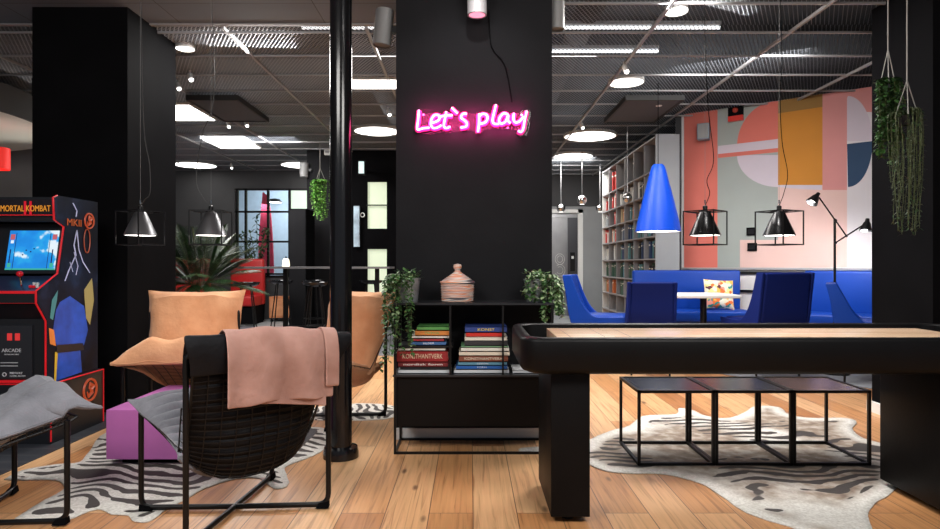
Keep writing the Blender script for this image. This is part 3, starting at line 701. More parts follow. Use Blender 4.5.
# potted ivy
M_GALV = mat('galvanised_zinc', (0.42, 0.45, 0.48), 0.4, 0.7, var=0.35, vscale=18)
M_LEAF = mat('ivy_leaf', (0.045, 0.12, 0.03), 0.5, var=0.5, vscale=20); M_LEAF2 = mat('ivy_leaf_pale', (0.26, 0.36, 0.18), 0.5, var=0.4, vscale=20)
M_STEM = mat('green_stem', (0.07, 0.09, 0.03), 0.7); M_SOIL = mat('soil', (0.03, 0.02, 0.015), 0.95)
def leaf(b, p, dirv, size, m, wide=0.6, droop=0.3):
    d = Vector(dirv).normalized(); s = d.cross(Vector((0, 0, 1)))
    if s.length < 0.01: s = Vector((1, 0, 0))
    s = s.normalized(); n = s.cross(d)
    p = Vector(p); L = size; w = size*wide/2
    b.add([p, p+d*L*0.35+s*w+n*0.1*w, p+d*L*0.8+s*w*0.5-n*droop*L*0.3, p+d*L-n*droop*L*0.5, p+d*L*0.8-s*w*0.5-n*droop*L*0.3, p+d*L*0.35-s*w+n*0.1*w, p+d*L*0.45-n*0.02*L],
          [(0, 1, 6), (1, 2, 6), (2, 3, 6), (3, 4, 6), (4, 5, 6), (5, 0, 6)], m, True)
def rnd(a, b_): return random.uniform(a, b_)
def ivy(name, label, cat, loc, r, h, vines, bush=60, pale=0.2):
    t = thing(name, label, cat, loc)
    MB().lathe([(0.001, 0), (r*0.78, 0), (r*0.8, 0.004), (r, h), (r*1.05, h+0.003), (r*1.05, h-0.006), (r*0.94, h-0.004), (r*0.9, h-0.02)], M_GALV, 28).build('pot', t)
    MB().disc((0, 0, h-0.02), r*0.93, M_SOIL).build('soil', t)
    lf = MB(); st = MB()
    for i in range(bush):
        a = rnd(0, 2*PI); rr = rnd(0, r*1.15); base = Vector((rr*math.cos(a), rr*math.sin(a), h+rnd(-0.01, 0.05)))
        leaf(lf, base, (math.cos(a)*rnd(.3, 1), math.sin(a)*rnd(.3, 1), rnd(-0.3, 0.8)), rnd(0.02, 0.036), M_LEAF2 if random.random() < pale else M_LEAF, 0.8)
        if i % 4 == 0: st.tube([(rr*0.4*math.cos(a), rr*0.4*math.sin(a), h-0.03), base], 0.0012, M_STEM, 4)
    for (dx, dy, dn, spread, n) in vines:
        for k in range(n):
            ox, oy = dx+rnd(-spread, spread), dy+rnd(-spread, spread)*0.6
            ll = dn*rnd(0.55, 1.05)
            pts = spline([(ox*0.2, oy*0.2, h-0.01), (ox*0.7, oy*0.7, h+0.03), (ox, oy, h-0.04), (ox+rnd(-.02, .02), oy+rnd(-.01, .01), h-0.04-ll*0.5), (ox+rnd(-.03, .03), oy+rnd(-.01, .01), h-0.04-ll)], 8)
            st.tube(pts, 0.0013, M_STEM, 4)
            for p in pts[4:]:
                for _ in range(2):
                    a = rnd(0, 2*PI)
                    leaf(lf, p, (math.cos(a), math.sin(a)-0.3, rnd(-0.9, 0.2)), rnd(0.02, 0.036), M_LEAF2 if random.random() < pale else M_LEAF, 0.75)
    st.build('stem', t, fixn=False); lf.build('foliage', t, fixn=False)
    return t
ivy('potted_ivy', 'trailing ivy in a zinc pot at the left end of shelf top', 'potted plant', ((409-470)*3.93/FPX, 3.93, ZT), 0.070, 0.145,
    [(-0.125, -0.03, 0.52, 0.035, 6), (-0.02, -0.165, 0.40, 0.07, 6), (-0.09, -0.12, 0.3, 0.05, 5)], 90, 0.15)
ivy('potted_ivy', 'trailing pale leaved ivy in a zinc pot at the right end of shelf top', 'potted plant', ((537-470)*3.90/FPX, 3.93, ZT), 0.078, 0.14,
    [(0.08, -0.10, 0.20, 0.05, 9), (0.12, 0.0, 0.2, 0.04, 7), (-0.05, -0.15, 0.10, 0.04, 3)], 100, 0.4)

# ================================================================== GAME TABLE (shuffleboard)
t = thing('shuffleboard_table', 'long black shuffleboard table with pale wood playing field in the right foreground', 'game table', (0.223, 2.70, 0))
L_, D_ = 2.30, 0.72
def rrect(x0, x1, y0, y1, r, n=8):
    out = []
    for cx, cy, a0 in ((x1-r, y0+r, -90), (x1-r, y1-r, 0), (x0+r, y1-r, 90), (x0+r, y0+r, 180)):
        for k in range(n+1):
            a = math.radians(a0+90*k/n); out.append((cx+r*math.cos(a), cy+r*math.sin(a)))
    return out
out = rrect(0, L_, 0, D_, 0.11); inn = rrect(0.05, L_-0.05, 0.05, D_-0.05, 0.07)
def inset(k): return rrect(k, L_-k, k, D_-k, 0.11-k*0.7 if k < 0.1 else 0.05)
q = MB(); rings = []
for k, z_ in ((0.035, 0.672), (0.012, 0.682), (0.0, 0.70), (0.0, 0.815), (0.004, 0.826), (0.014, 0.832), (0.042, 0.832), (0.05, 0.826), (0.052, 0.76)):
    rings.append([(x, y, z_) for x, y in inset(k)])
n_ = len(out); vs = [p for r_ in rings for p in r_]; fs = []
for i in range(len(rings)-1):
    for k in range(n_): fs.append((i*n_+k, i*n_+(k+1) % n_, (i+1)*n_+(k+1) % n_, (i+1)*n_+k))
fs.append(tuple(range(n_-1, -1, -1))); fs.append(tuple((len(rings)-1)*n_+k for k in range(n_)))
q.add(vs, fs, M_TABLE, True); q.build('cabinet_rail', t)
M_FIELD = bpy.data.materials.new('maple_field'); M_FIELD.use_nodes = True; nt = M_FIELD.node_tree; bb = nt.nodes['Principled BSDF']
tc = N(nt, 'ShaderNodeTexCoord'); br = N(nt, 'ShaderNodeTexBrick'); nt.links.new(tc.outputs['Object'], br.inputs['Vector'])
br.inputs['Scale'].default_value = 1; br.inputs['Brick Width'].default_value = 0.9; br.inputs['Row Height'].default_value = 0.045; br.inputs['Mortar Size'].default_value = 0.0006
br.inputs['Color1'].default_value = (0.66, 0.44, 0.28, 1); br.inputs['Color2'].default_value = (0.80, 0.58, 0.40, 1); br.inputs['Mortar'].default_value = (0.4, 0.22, 0.12, 1)
nt.links.new(br.outputs['Color'], bb.inputs['Base Color']); bb.inputs['Roughness'].default_value = 0.25
MB().box((0.18, 0.20, 0.7605), (L_-0.18, 0.60, 0.815), M_FIELD, bev=0.003).build('playing_field', t)
q = MB()
for x in (0.24, 0.40, 0.52): q.box((x, 0.205, 0.8152), (x+0.003, 0.595, 0.8158), mat('line_ink', (0.12, 0.05, 0.03), 0.5))
q.build('scoring_line', t)
for x in (0.136, L_-0.136-0.173-0.07):
    lg = MB().box((x, 0.08, 0.03), (x+0.173, 0.58, 0.673), M_TABLE, bev=0.003).build('leg', t)
    q = MB()
    for y in (0.16, 0.50): q.cyl((x+0.087, y, 0), (x+0.087, y, 0.031), 0.028, M_BLKMET, 16)
    q.build('levelling_foot', lg)

# ================================================================== NESTED SIDE TABLES
xs = [0.955, 1.396, 1.839, 2.285]; ty0, ty1, th = 3.564, 4.01, 0.427
labs = ['black square wire frame coffee table, left one of the row under the game table', 'black square wire frame coffee table, middle one of the row', 'black square wire frame coffee table, right one of the row with brownish top']
tm = [mat('top_a', (0.022, 0.028, 0.032), 0.22, 0.3, var=0.3, vscale=5), mat('top_b', (0.028, 0.028, 0.03), 0.22, 0.3, var=0.3, vscale=5), mat('top_c', (0.07, 0.045, 0.035), 0.25, 0.3, var=0.3, vscale=5)]  # slight tints imitate reflections on the black gloss tops
for i in range(3):
    w = xs[i+1]-xs[i]-0.003; dp = ty1-ty0; e = 0.008
    t = thing('coffee_table', labs[i], 'coffee table', (xs[i], ty0, 0.007), 0, 'wire frame coffee tables in a row')
    MB().box((e*2, e*2, th-0.012), (w-2*e, dp-2*e, th-0.004), tm[i]).build('tabletop', t)
    q = MB()
    for z0, nm_ in ((0, 'base_frame'), (th-0.016, 'top_frame')):
        q = MB()
        for y in (0, dp-2*e): q.box((0, y, z0), (w, y+2*e, z0+2*e), M_BLKMET)
        for x in (0, w-2*e): q.box((x, 0, z0), (x+2*e, dp, z0+2*e), M_BLKMET)
        q.build(nm_, t)
    for x in (0, w-2*e):
        for y in (0, dp-2*e): MB().box((x, y, 0), (x+2*e, y+2*e, th), M_BLKMET).build('leg', t)

# ================================================================== HIDE RUGS
def rug(name, label, pix, m, thick=0.005, zoff=0.0, rimw=0.05, org=None):
    base = [F(x, y) for x, y in pix]
    pts = [Vector((p[0], p[1], 0)) for p in base]
    cl = spline(pts+[pts[0]], 4)[:-1]
    c = sum(cl, Vector())/len(cl)
    bm = bmesh.new()
    vs = [bm.verts.new((p.x-c.x+rnd(-.003, .003), p.y-c.y+rnd(-.003, .003), thick)) for p in cl]
    for i in range(len(vs)): bm.edges.new((vs[i], vs[(i+1) % len(vs)]))
    bmesh.ops.triangle_fill(bm, use_beauty=True, edges=bm.edges[:])
    for _ in range(4):
        long = [e_ for e_ in bm.edges if e_.calc_length() > 0.07]
        if not long: break
        bmesh.ops.subdivide_edges(bm, edges=long, cuts=1); bmesh.ops.triangulate(bm, faces=bm.faces[:])
    rim = [(p.x-c.x, p.y-c.y) for p in cl]
    top = [v for v in bm.verts]
    def dist(v):
        return min(math.hypot(v.co.x-r_[0], v.co.y-r_[1]) for r_ in rim)
    dl = {v.index: 0 for v in bm.verts}; bm.verts.index_update()
    dv = [dist(v) for v in bm.verts]
    for v, d_ in zip(bm.verts, dv):
        v.co.z = thick + (0.0015*math.sin(v.co.x*7)*math.cos(v.co.y*9) if d_ > 0.03 else 0)
    me = bpy.data.meshes.new(name); bm.to_mesh(me); bm.free(); me.materials.append(m)
    ca = me.color_attributes.new('rim', 'FLOAT_COLOR', 'POINT')
    for i, d_ in enumerate(dv):
        k = max(0, min(1, (d_-rimw*0.5)/(rimw*0.5))); ca.data[i].color = (k, k, k, 1)
    for p in me.polygons: p.use_smooth = True
    o = bpy.data.objects.new(name, me); COL.objects.link(o); o.location = (c.x, c.y, zoff+0.0005)
    md = o.modifiers.new('t', 'SOLIDIFY'); md.thickness = thick*0.9; md.offset = -1
    return tag(o, label, 'rug', 'animal hide rugs on the wooden floor')
s_ = 2.686
r1 = [(x/s_, 340+y/s_) for x, y in [(12, 376), (60, 352), (150, 336), (212, 330), (240, 300), (285, 250), (400, 225), (560, 235), (700, 250), (830, 236), (882, 245), (872, 290), (842, 312), (800, 328), (765, 345), (775, 378), (768, 396), (735, 400), (700, 374), (650, 373), (600, 383), (540, 405), (500, 430), (450, 455), (405, 488), (362, 490), (345, 474), (300, 470), (270, 457), (230, 466), (190, 482), (100, 490), (38, 488), (62, 468), (120, 432), (172, 402), (150, 378), (70, 378)]]
rug('hide_rug', 'zebra striped hide rug under the purple box and the mesh armchair, left', r1, hide_mat('zebra_hide', 0, 1.7, 1.15, 0.15))
s_ = 2.611
r2 = [(580+x/s_, 340+y/s_) for x, y in [(25, 262), (75, 240), (130, 225), (165, 200), (250, 195), (258, 180), (290, 183), (330, 200), (390, 205), (430, 190), (460, 174), (520, 177), (545, 195), (600, 205), (690, 205), (722, 215), (712, 235), (740, 258), (790, 272), (850, 285), (840, 350), (828, 385), (800, 410), (770, 428), (752, 462), (765, 500), (760, 540), (640, 535), (560, 494), (480, 470), (420, 445), (370, 410), (310, 375), (220, 352), (130, 350), (60, 342), (0, 318), (-90, 300), (-150, 296), (-154, 284), (-80, 280), (0, 285)]]
rug('hide_rug', 'large pale brown and white striped hide rug under the wire coffee tables, right', r2, hide_mat('brown_hide', 1, 5.3, 1.0, -0.15), rimw=0.12)
rug('hide_rug', 'small striped hide rug under the orange armchair beside the shelf', [(300, 420), (312, 409), (340, 405), (370, 404), (395, 407), (398, 416), (380, 420), (345, 421)], hide_mat('zebra_hide_b', 0, 3.1, 1.3, 1.2), rimw=0.03)
rug('woven_rug', 'grey rug under the blue dining chairs seen past the game table', [(700, 371), (880, 370), (900, 392), (830, 383), (760, 380)], mat('grey_rug', (0.25, 0.26, 0.28), 0.95, bump=150, bstr=0.4))['group'] = 'dining rug'

# ================================================================== PURPLE BOX
t = thing('cube_table', 'low purple box table standing on the zebra rug', 'side table', (-2.067, 3.56, 0.0075))
M_PURP = mat('purple_laminate', (0.50, 0.15, 0.44), 0.35, var=0.05)
MB().box((0, 0, 0.035), (0.67, 0.74, 0.316), M_PURP, bev=0.004).build('body', t)
MB().box((0.06, 0.06, 0), (0.61, 0.68, 0.036), M_BLACK).build('plinth', t)

# ================================================================== LOUNGE CHAIRS
PROF = spline([(0, -0.33, 0.462), (0, -0.22, 0.40), (0, -0.08, 0.315), (0, 0.05, 0.235), (0, 0.15, 0.20), (0, 0.235, 0.225), (0, 0.285, 0.32), (0, 0.31, 0.46), (0, 0.325, 0.62), (0, 0.335, 0.78)], 5)
def plen(P_):
    L = [0]
    for i in range(1, len(P_)): L.append(L[-1]+(P_[i]-P_[i-1]).length)
    return L
def psample(P_, n):
    L = plen(P_); out = []; j = 0
    for i in range(n+1):
        s = L[-1]*i/n
        while j < len(L)-2 and L[j+1] < s: j += 1
        k = (s-L[j])/max(1e-9, L[j+1]-L[j]); out.append(P_[j].lerp(P_[j+1], k))
    return out
M_WIRE = mat('black_wire', (0.012, 0.012, 0.013), 0.4, 0.5)
def curl(S, i, u):
    """point i of profile S at side position u (-1..1): the basket's edges bend up like a bucket"""
    p = S[i]; a = S[max(i-1, 0)]; c = S[min(i+1, len(S)-1)]; tg = (c-a).normalized(); nrm = Vector((0, -tg.z, tg.y))
    v = i/(len(S)-1); k = max(0.0, math.sin(PI*min(1, max(0, (v-0.02)/0.93))))**1.3
    return p + nrm*(0.135*k*abs(u)**2.6), 1-0.10*k*abs(u)**2
def chair_frame(t):
    q = MB(); r = 0.0125
    fx, fy = 0.325, 0.285
    q.tube(arc_path([(-fx, -fy, 0.455), (-fx, -fy, r), (fx, fy, r), (fx, fy, 0.775), (fx-0.035, fy+0.02, 0.785)], 0.055), r, M_BLKMET, 10)
    q.build('frame', t)
    q = MB(); q.tube(arc_path([(fx, -fy, 0.455), (fx, -fy, r*1), (0.012, 0, r+0.0), (-fx, fy, r), (-fx, fy, 0.775), (-fx+0.035, fy+0.02, 0.785)], 0.055), r, M_BLKMET, 10)
    q.build('frame', t)
    for sx in (-1, 1):
        for sy in (-1, 1):
            X = Matrix.Translation((sx*(fx-0.02), sy*(fy-0.018), 0)) @ Matrix.Rotation(math.atan2(sy*fy, sx*fx), 4, 'Z')
            q = MB(); q.add([(-0.03, -0.02, 0), (0.03, -0.02, 0), (0.03, 0.02, 0), (-0.03, 0.02, 0), (-0.018, -0.014, 0.022), (0.03, -0.014, 0.03), (0.03, 0.014, 0.03), (-0.018, 0.014, 0.022)], [(0,3,2,1),(4,5,6,7),(0,1,5,4),(1,2,6,5),(2,3,7,6),(3,0,4,7)], M_BLACK, X=X)
            q.build('foot_cap', t)
    # wire basket
    q = MB(); W2 = 0.315
    S = psample(PROF, 44)
    NU_ = 12
    def cp_(i, u):
        p, kx = curl(S, i, u); return (W2*u*kx, p.y, p.z)
    for sx in (-1, 1):
        q.tube([cp_(i, sx) for i in range(45)], 0.006, M_WIRE, 6)
        def up_(i):
            a = Vector(cp_(i, sx)); b_ = Vector(cp_(i, sx*0.8)); d_ = (a-b_).normalized(); return a+(d_+Vector((0, 0, 0.8))).normalized()*0.04
        q.tube([up_(i) for i in range(3, 36)], 0.003, M_WIRE, 4)
        for i in range(3, 36, 2): q.tube([cp_(i, sx), up_(i)], 0.0022, M_WIRE, 4)
    for i in range(0, 45): q.tube([cp_(i, -1+2*k/NU_) for k in range(NU_+1)], 0.005 if i in (0, 44) else 0.0023, M_WIRE, 4)
    for k in range(1, 10):
        u = -1+2*k/10; q.tube([cp_(i, u) for i in range(45)], 0.0023, M_WIRE, 4)
    q.build('wire_basket', t)
def cushion(t, name, m, prof, hw, th, lo=0.02, ribs=0, ribamp=0.006, corner=0.0, wr=0.0, nU=26, nV=56, seed=1, edge=0.35, crease=None, v0=0.0, v1=1.0):
    """padded sheet following a side profile; th = thickness, ribs = quilting lines"""
    rg = random.Random(seed)
    S = psample(prof, nV); top = []; bot = []; LP = plen(PROF)
    def vpar(p):
        k = min(range(len(PROF)), key=lambda q_: (PROF[q_]-p).length); return LP[k]/LP[-1]
    VV = [vpar(p) for p in S]; VV = [sum(VV[max(0, j-2):j+3])/len(VV[max(0, j-2):j+3]) for j in range(len(VV))]
    for j in range(nV+1):
        p = S[j]; a = S[max(j-1, 0)]; c = S[min(j+1, nV)]; tg = (c-a).normalized(); nrm = Vector((0, -tg.z, tg.y))
        v = j/nV
        for i in range(nU+1):
            u = i/nU*2-1
            ed = min(1, (1-abs(u))/edge)**0.5 if abs(u) < 1 else 0
            ev = min(1, min(v, 1-v)/0.09)**0.5
            tt = th*(0.12+0.88*ed*ev)
            if crease is not None: tt *= 1-0.45*math.exp(-((v-crease)/0.035)**2)
            rb = ribamp*abs(math.sin(PI*ribs*v))-ribamp if ribs else 0
            w = wr*(math.sin(9*u+5*v+seed)+math.sin(17*v-6*u*u+seed*2)*0.6+math.sin(13*u*v+3+seed)*0.5)
            cv_ = corner*(abs(u)**3)*(abs(2*v-1)**6)
            x = u*(hw+cv_*1.0 - 0.012*math.sin(PI*v)*1)
            ext = tg*(cv_*(1 if v > 0.5 else -1))
            vv = VV[j]; kk = max(0.0, math.sin(PI*min(1, max(0, (vv-0.02)/0.93))))**1.3
            x *= 1-0.10*kk*abs(u)**2
            base = Vector((x, p.y, p.z))+ext+nrm*(lo+0.135*kk*abs(u)**2.6)
            mo = th/2*max(0.15, ed*ev)
            top.append(base+nrm*(tt/2+(rb+w)*ed)+nrm*mo)
            bot.append(base+nrm*(-tt/2)+nrm*mo - nrm*(rb*0.7*ed))
    q = MB(); n = nU+1
    fs = [(j*n+i, j*n+i+1, (j+1)*n+i+1, (j+1)*n+i) for j in range(nV) for i in range(nU)]
    k = len(top)
    side = []
    for j in range(nV):
        side += [(j*n, (j+1)*n, k+(j+1)*n, k+j*n), (j*n+nU, k+j*n+nU, k+(j+1)*n+nU, (j+1)*n+nU)]
    for i in range(nU):
        side += [(i, k+i, k+i+1, i+1), (nV*n+i, nV*n+i+1, k+nV*n+i+1, k+nV*n+i)]
    q.add(top+bot, fs+[tuple(k+a for a in reversed(f)) for f in fs]+side, m, True)
    o = q.build(name, t)
    # piping
    loop = [0.5*(top[i]+bot[i]) for i in range(n)]+[0.5*(top[j*n+nU]+bot[j*n+nU]) for j in range(1, nV+1)]+[0.5*(top[nV*n+i]+bot[nV*n+i]) for i in range(nU-1, -1, -1)]+[0.5*(top[j*n]+bot[j*n]) for j in range(nV-1, 0, -1)]
    MB().tube(loop, 0.0045, m, 6, closed=True).build('piping', o)
    return o
M_GREYC = weave_mat('grey_canvas', (0.17, 0.175, 0.20), (0.26, 0.265, 0.30), 300)
M_BLKC = weave_mat('black_canvas', (0.004, 0.004, 0.0055), (0.008, 0.009, 0.012), 300, 0.6, sheen=0.0, spec=0.2)
M_ORC = weave_mat('apricot_canvas', (0.66, 0.31, 0.15), (0.78, 0.41, 0.22), 300)
M_PINKB = weave_mat('pink_muslin', (0.36, 0.19, 0.15), (0.56, 0.33, 0.28), 220, 0.95)
# main chair (seen from behind)
A1 = -math.radians(136.2)
t = thing('lounge_chair', 'black wire mesh armchair seen from behind with pink blanket over its back', 'armchair', (-1.10, 2.94, 0.0065), A1, 'wire mesh lounge chairs')
chair_frame(t)
SEATP = [p for p in PROF if p.y < 0.24]
cushion(t, 'seat_cushion', M_GREYC, [Vector((0, -0.37, 0.478))]+PROF[2:20], 0.335, 0.085, 0.010, ribs=10, ribamp=0.026, corner=0.02, seed=3, v1=0.6, nV=110)
cushion(t, 'back_cushion', M_BLKC, PROF[24:]+[Vector((0, 0.345, 0.82))], 0.315, 0.05, 0.006, ribs=15, ribamp=0.012, corner=0.0, seed=4, v0=0.58, nV=120)  # black colour puts in the shade on the back's outer side
# black flap pulled over the back
def sheet(name, t, m, path, us, thick=0.008, wob=0.0, seed=0, solid=True, flare=None):
    q = MB(); n = len(us); vs = []
    for j, p in enumerate(path):
        for i, u in enumerate(us):
            v = j/(len(path)-1)
            f = flare(u, v) if flare else Vector((0, 0, 0))
            vs.append(Vector((u, p[1]+wob*math.sin(23*u+seed)*math.sin(PI*v*1.3), p[2]+wob*0.4*math.sin(15*u+seed)))+f)
    fs = [(j*n+i, j*n+i+1, (j+1)*n+i+1, (j+1)*n+i) for j in range(len(path)-1) for i in range(n-1)]
    q.add(vs, fs, m, True); o = q.build(name, t)
    md = o.modifiers.new('t', 'SOLIDIFY'); md.thickness = thick; md.offset = 0
    md2 = o.modifiers.new('s', 'SUBSURF'); md2.levels = md2.render_levels = 1
    return o
def us_(a, b_, n): return [a+(b_-a)*i/n for i in range(n+1)]
flp = spline([(0, 0.352, 0.70), (0, 0.366, 0.75), (0, 0.372, 0.80), (0, 0.362, 0.850), (0, 0.335, 0.852), (0, 0.285, 0.80), (0, 0.268, 0.68)], 3)
def flare(u, v):
    k = (abs(u)/0.34)**5*math.exp(-((v-0.45)/0.22)**2)
    return Vector((math.copysign(0.075*k, u) if u < 0 else 0.03*k, 0.0, 0.012*k+min(0, u)*0.12))
sheet('back_cover', t, M_BLKC, flp, us_(-0.335, 0.335, 24), 0.010, 0.003, 1, flare=flare)
blk = spline([(0, 0.268, 0.60), (0, 0.270, 0.72), (0, 0.285, 0.82), (0, 0.335, 0.872), (0, 0.378, 0.860), (0, 0.400, 0.78), (0, 0.402, 0.66), (0, 0.400, 0.565)], 5)
o = thing('blanket', 'dusty pink muslin blanket draped over the back of the mesh armchair', 'blanket', (-1.10, 2.94, 0.0065), A1)
def bfl(u, v): return Vector((0, 0.010*math.sin(31*u)*v, (-0.02*(u) if v > 0.8 else 0)+0.003*math.sin(40*u)+min(0, u)*0.10))
sheet('outer_layer', o, M_PINKB, blk, us_(-0.285, 0.205, 30), 0.007, 0.004, 2, flare=bfl)
blk2 = [(p[0], p[1]-0.010, p[2]-0.008) for p in blk[6:]]+[(0, 0.392, 0.55)]
sheet('folded_layer', o, M_PINKB, blk2, us_(-0.25, 0.195, 24), 0.006, 0.003, 5, flare=lambda u, v: Vector((0, 0, (0.10*(u+0.05) if v > 0.9 else 0)+min(0, u)*0.10)))
sheet('rolled_edge', o, M_PINKB, [(p[0], p[1]+0.010, p[2]+0.007) for p in blk[4:-3]], us_(-0.305, -0.235, 8), 0.008, 0.004, 9, flare=lambda u, v: Vector((0, 0, u*0.10)))
# left chair
t = thing('lounge_chair', 'wire mesh armchair with grey canvas cushion, cut off at the left edge', 'armchair', (-2.21, 2.738, 0.0065), math.radians(142.8), 'wire mesh lounge chairs')
chair_frame(t)
cushion(t, 'seat_cushion', M_GREYC, [Vector((0, -0.365, 0.470)), Vector((0, -0.31, 0.478))]+PROF[2:26], 0.298, 0.12, 0.020, corner=0.05, wr=0.009, seed=6, edge=0.6, v1=0.6)
cushion(t, 'back_cushion', M_GREYC, PROF[24:]+[Vector((0, 0.355, 0.84))], 0.33, 0.09, 0.010, corner=0.03, wr=0.005, seed=7, edge=0.5, v0=0.58)
# apricot chairs
def apricot(loc, rot, label, seed):
    t = thing('lounge_chair', label, 'armchair', loc, rot, 'wire mesh lounge chairs')
    chair_frame(t)
    cushion(t, 'seat_cushion', M_ORC, [Vector((0, -0.38, 0.465)), Vector((0, -0.31, 0.465))]+PROF[3:25], 0.345, 0.17, 0.004, corner=0.02, wr=0.012, seed=seed, edge=0.6, v1=0.6)
    bp_ = [PROF[22]+Vector((0, 0.0, 0.06))]+PROF[26:]+[Vector((0, 0.365, 0.85)), Vector((0, 0.385, 0.915))]
    cushion(t, 'back_cushion', M_ORC, bp_, 0.345, 0.14, 0.010, corner=0.018, wr=0.008, seed=seed+1, edge=0.5, v0=0.56)
apricot((-2.10, 4.62, 0.0065), math.radians(10), 'apricot cushioned armchair facing forward beside the left black column', 11)
apricot((-1.07, 4.72, 0.0065), -math.radians(36.9), 'apricot cushioned armchair half hidden behind the black pole', 15)

# ================================================================== CAGE LAMPS
M_SHADE = mat('black_shade', (0.012, 0.012, 0.013), 0.25, 0.6); M_SHADEG = mat('smoked_chrome', (0.2, 0.2, 0.21), 0.36, 0.8)
def cagelamp(X, Y, rot, label, shade_m, cablefn, light=True, grp='cage pendant lamps'):
    z0 = 1.282; s = 0.106; e = 0.0035; hh = 0.235
    t = thing('cage_pendant_lamp', label, 'pendant lamp', (X, Y, z0), rot, grp)
    q = MB()
    for x in (-s, s):
        for y in (-s, s): q.box((x-e, y-e, 0), (x+e, y+e, hh), M_BLKMET)
    for z_ in (0, hh-2*e):
        for y in (-s, s): q.box((-s, y-e, z_), (s, y+e, z_+2*e), M_BLKMET)
        for x in (-s, s): q.box((x-e, -s, z_), (x+e, s, z_+2*e), M_BLKMET)
    q.box((-s, -e, hh-2*e), (s, e, hh), M_BLKMET); q.box((-e, -s, hh-2*e), (e, s, hh), M_BLKMET)
    q.build('cage', t)
    MB().lathe([(0.102, 0.066), (0.104, 0.070), (0.038, 0.222), (0.030, 0.228), (0.028, 0.226), (0.098, 0.070)], shade_m, 40).build('lamp_shade', t)
    MB().lathe([(0.030, 0.222), (0.030, 0.232), (0.016, 0.236), (0.016, 0.268), (0.006, 0.274), (0.001, 0.274)], M_BLKMET, 24).build('socket', t)
    MB().lathe([(0.001, 0.067), (0.094, 0.067), (0.094, 0.075), (0.001, 0.10)], M_LAMP, 28).build('bulb', t)
    q = MB(); q.cyl((0, 0, 0.27), (0, 0, ZC-z0-0.005), 0.0011, mat('grey_wire', (0.16, 0.16, 0.16), 0.6), 5); q.cyl((0, 0, 0.285), (0, 0, 0.31), 0.005, M_CHROME, 8); q.build('suspension_wire', t)
    MB().tube(spline([(x, y, z_) for x, y, z_ in cablefn], 8), 0.0026, M_BLACK if shade_m is M_SHADE else mat('grey_cable', (0.05, 0.05, 0.05), 0.5), 6).build('cable', t)
    if light:
        l = bpy.data.lights.new('bulb_light', 'SPOT'); l.energy = 9; l.spot_size = math.radians(140); l.spot_blend = 0.6; l.shadow_soft_size = 0.07; l.color = (1, 0.98, 0.95)
        lo = bpy.data.objects.new('bulb_light', l); COL.objects.link(lo); lo.parent = t; lo.location = (0, 0, 0.062)
TOP = ZC-1.29
cagelamp(-2.26, 4.3, math.radians(-22), 'cage pendant lamp with smoky shade before the left black column', M_SHADEG, [(0, 0, 0.27), (0.04, 0, 0.31), (0.09, 0, 0.36), (0.085, 0.0, 0.55), (0.03, 0, 0.85), (0.0, 0, TOP)])
cagelamp(-1.776, 4.3, math.radians(3), 'cage pendant lamp with smoky shade before the palm', M_SHADEG, [(0, 0, 0.27), (-0.05, 0, 0.32), (-0.10, 0, 0.45), (-0.06, 0, 0.75), (0.02, 0, 1.05), (0.0, 0, TOP)])
cagelamp(1.612, 4.3, math.radians(45), 'black cage pendant lamp nearer the blue cone lamp, before the coral wall stripe', M_SHADE, [(0, 0, 0.27), (0.05, -0.01, 0.36), (0.03, 0, 0.45), (0.09, -0.02, 0.60), (0.05, 0, 0.95), (0.0, 0, TOP-0.45), (0, 0, TOP)])
cagelamp(2.12, 4.3, math.radians(28), 'black cage pendant lamp before the mustard stripe of the mural', M_SHADE, [(0, 0, 0.27), (0.05, 0, 0.36), (0.09, 0, 0.50), (0.03, 0, 0.72), (0.01, 0, 1.05), (0.03, 0, 1.3), (0.0, 0, TOP)])
# blue cone pendant
t = thing('cone_pendant_lamp', 'tall bright blue cone pendant lamp over the dining table', 'pendant lamp', (2.07, 6.9, 1.51))
MB().lathe([(0.235, 0.0), (0.242, 0.005), (0.225, 0.10), (0.165, 0.36), (0.115, 0.55), (0.088, 0.66), (0.07, 0.72), (0.05, 0.74), (0.001, 0.742)], M_BLUEL, 48).build('lamp_shade', t)
MB().lathe([(0.234, 0.002), (0.215, 0.10), (0.15, 0.36), (0.10, 0.55)], M_WHITE, 48).build('shade_lining', t)
MB().lathe([(0.001, 0.01), (0.225, 0.01), (0.22, 0.03), (0.001, 0.03)], M_LAMP, 40).build('diffuser', t)
MB().cyl((0, 0, 0.74), (0, 0, ZC-1.515), 0.004, M_BLACK, 6).build('cable', t)
# chrome globe pendants
def globe(px, py, d, label, r=0.085, glow=True):
    p = P(px, py, d)
    t = thing('globe_pendant_lamp', label, 'pendant lamp', (p.x, d, p.z), 0, 'chrome globe pendants')
    MB().ball((0, 0, 0), r, M_CHROME, seg=24).build('globe', t)
    MB().lathe([(0.001, -r*0.96), (r*0.4, -r*0.93), (r*0.45, -r*0.9)], M_LAMP if glow else M_CHROME, 20).build('bulb', t)
    MB().cyl((0, 0, r), (0, 0, ZC-p.z-0.02), 0.008, M_STEEL, 6).build('rod', t)
globe(582, 200, 11.0, 'chrome globe pendant hanging highest of three in the elevator hall')
globe(561, 208, 12.0, 'chrome globe pendant left one of three near the elevator door')
globe(600, 208, 12.3, 'chrome globe pendant beside the bookcase far end')
globe(627.5, 198, 9.0, 'dark chrome globe pendant on a rod in front of the bookcase', 0.07, False)

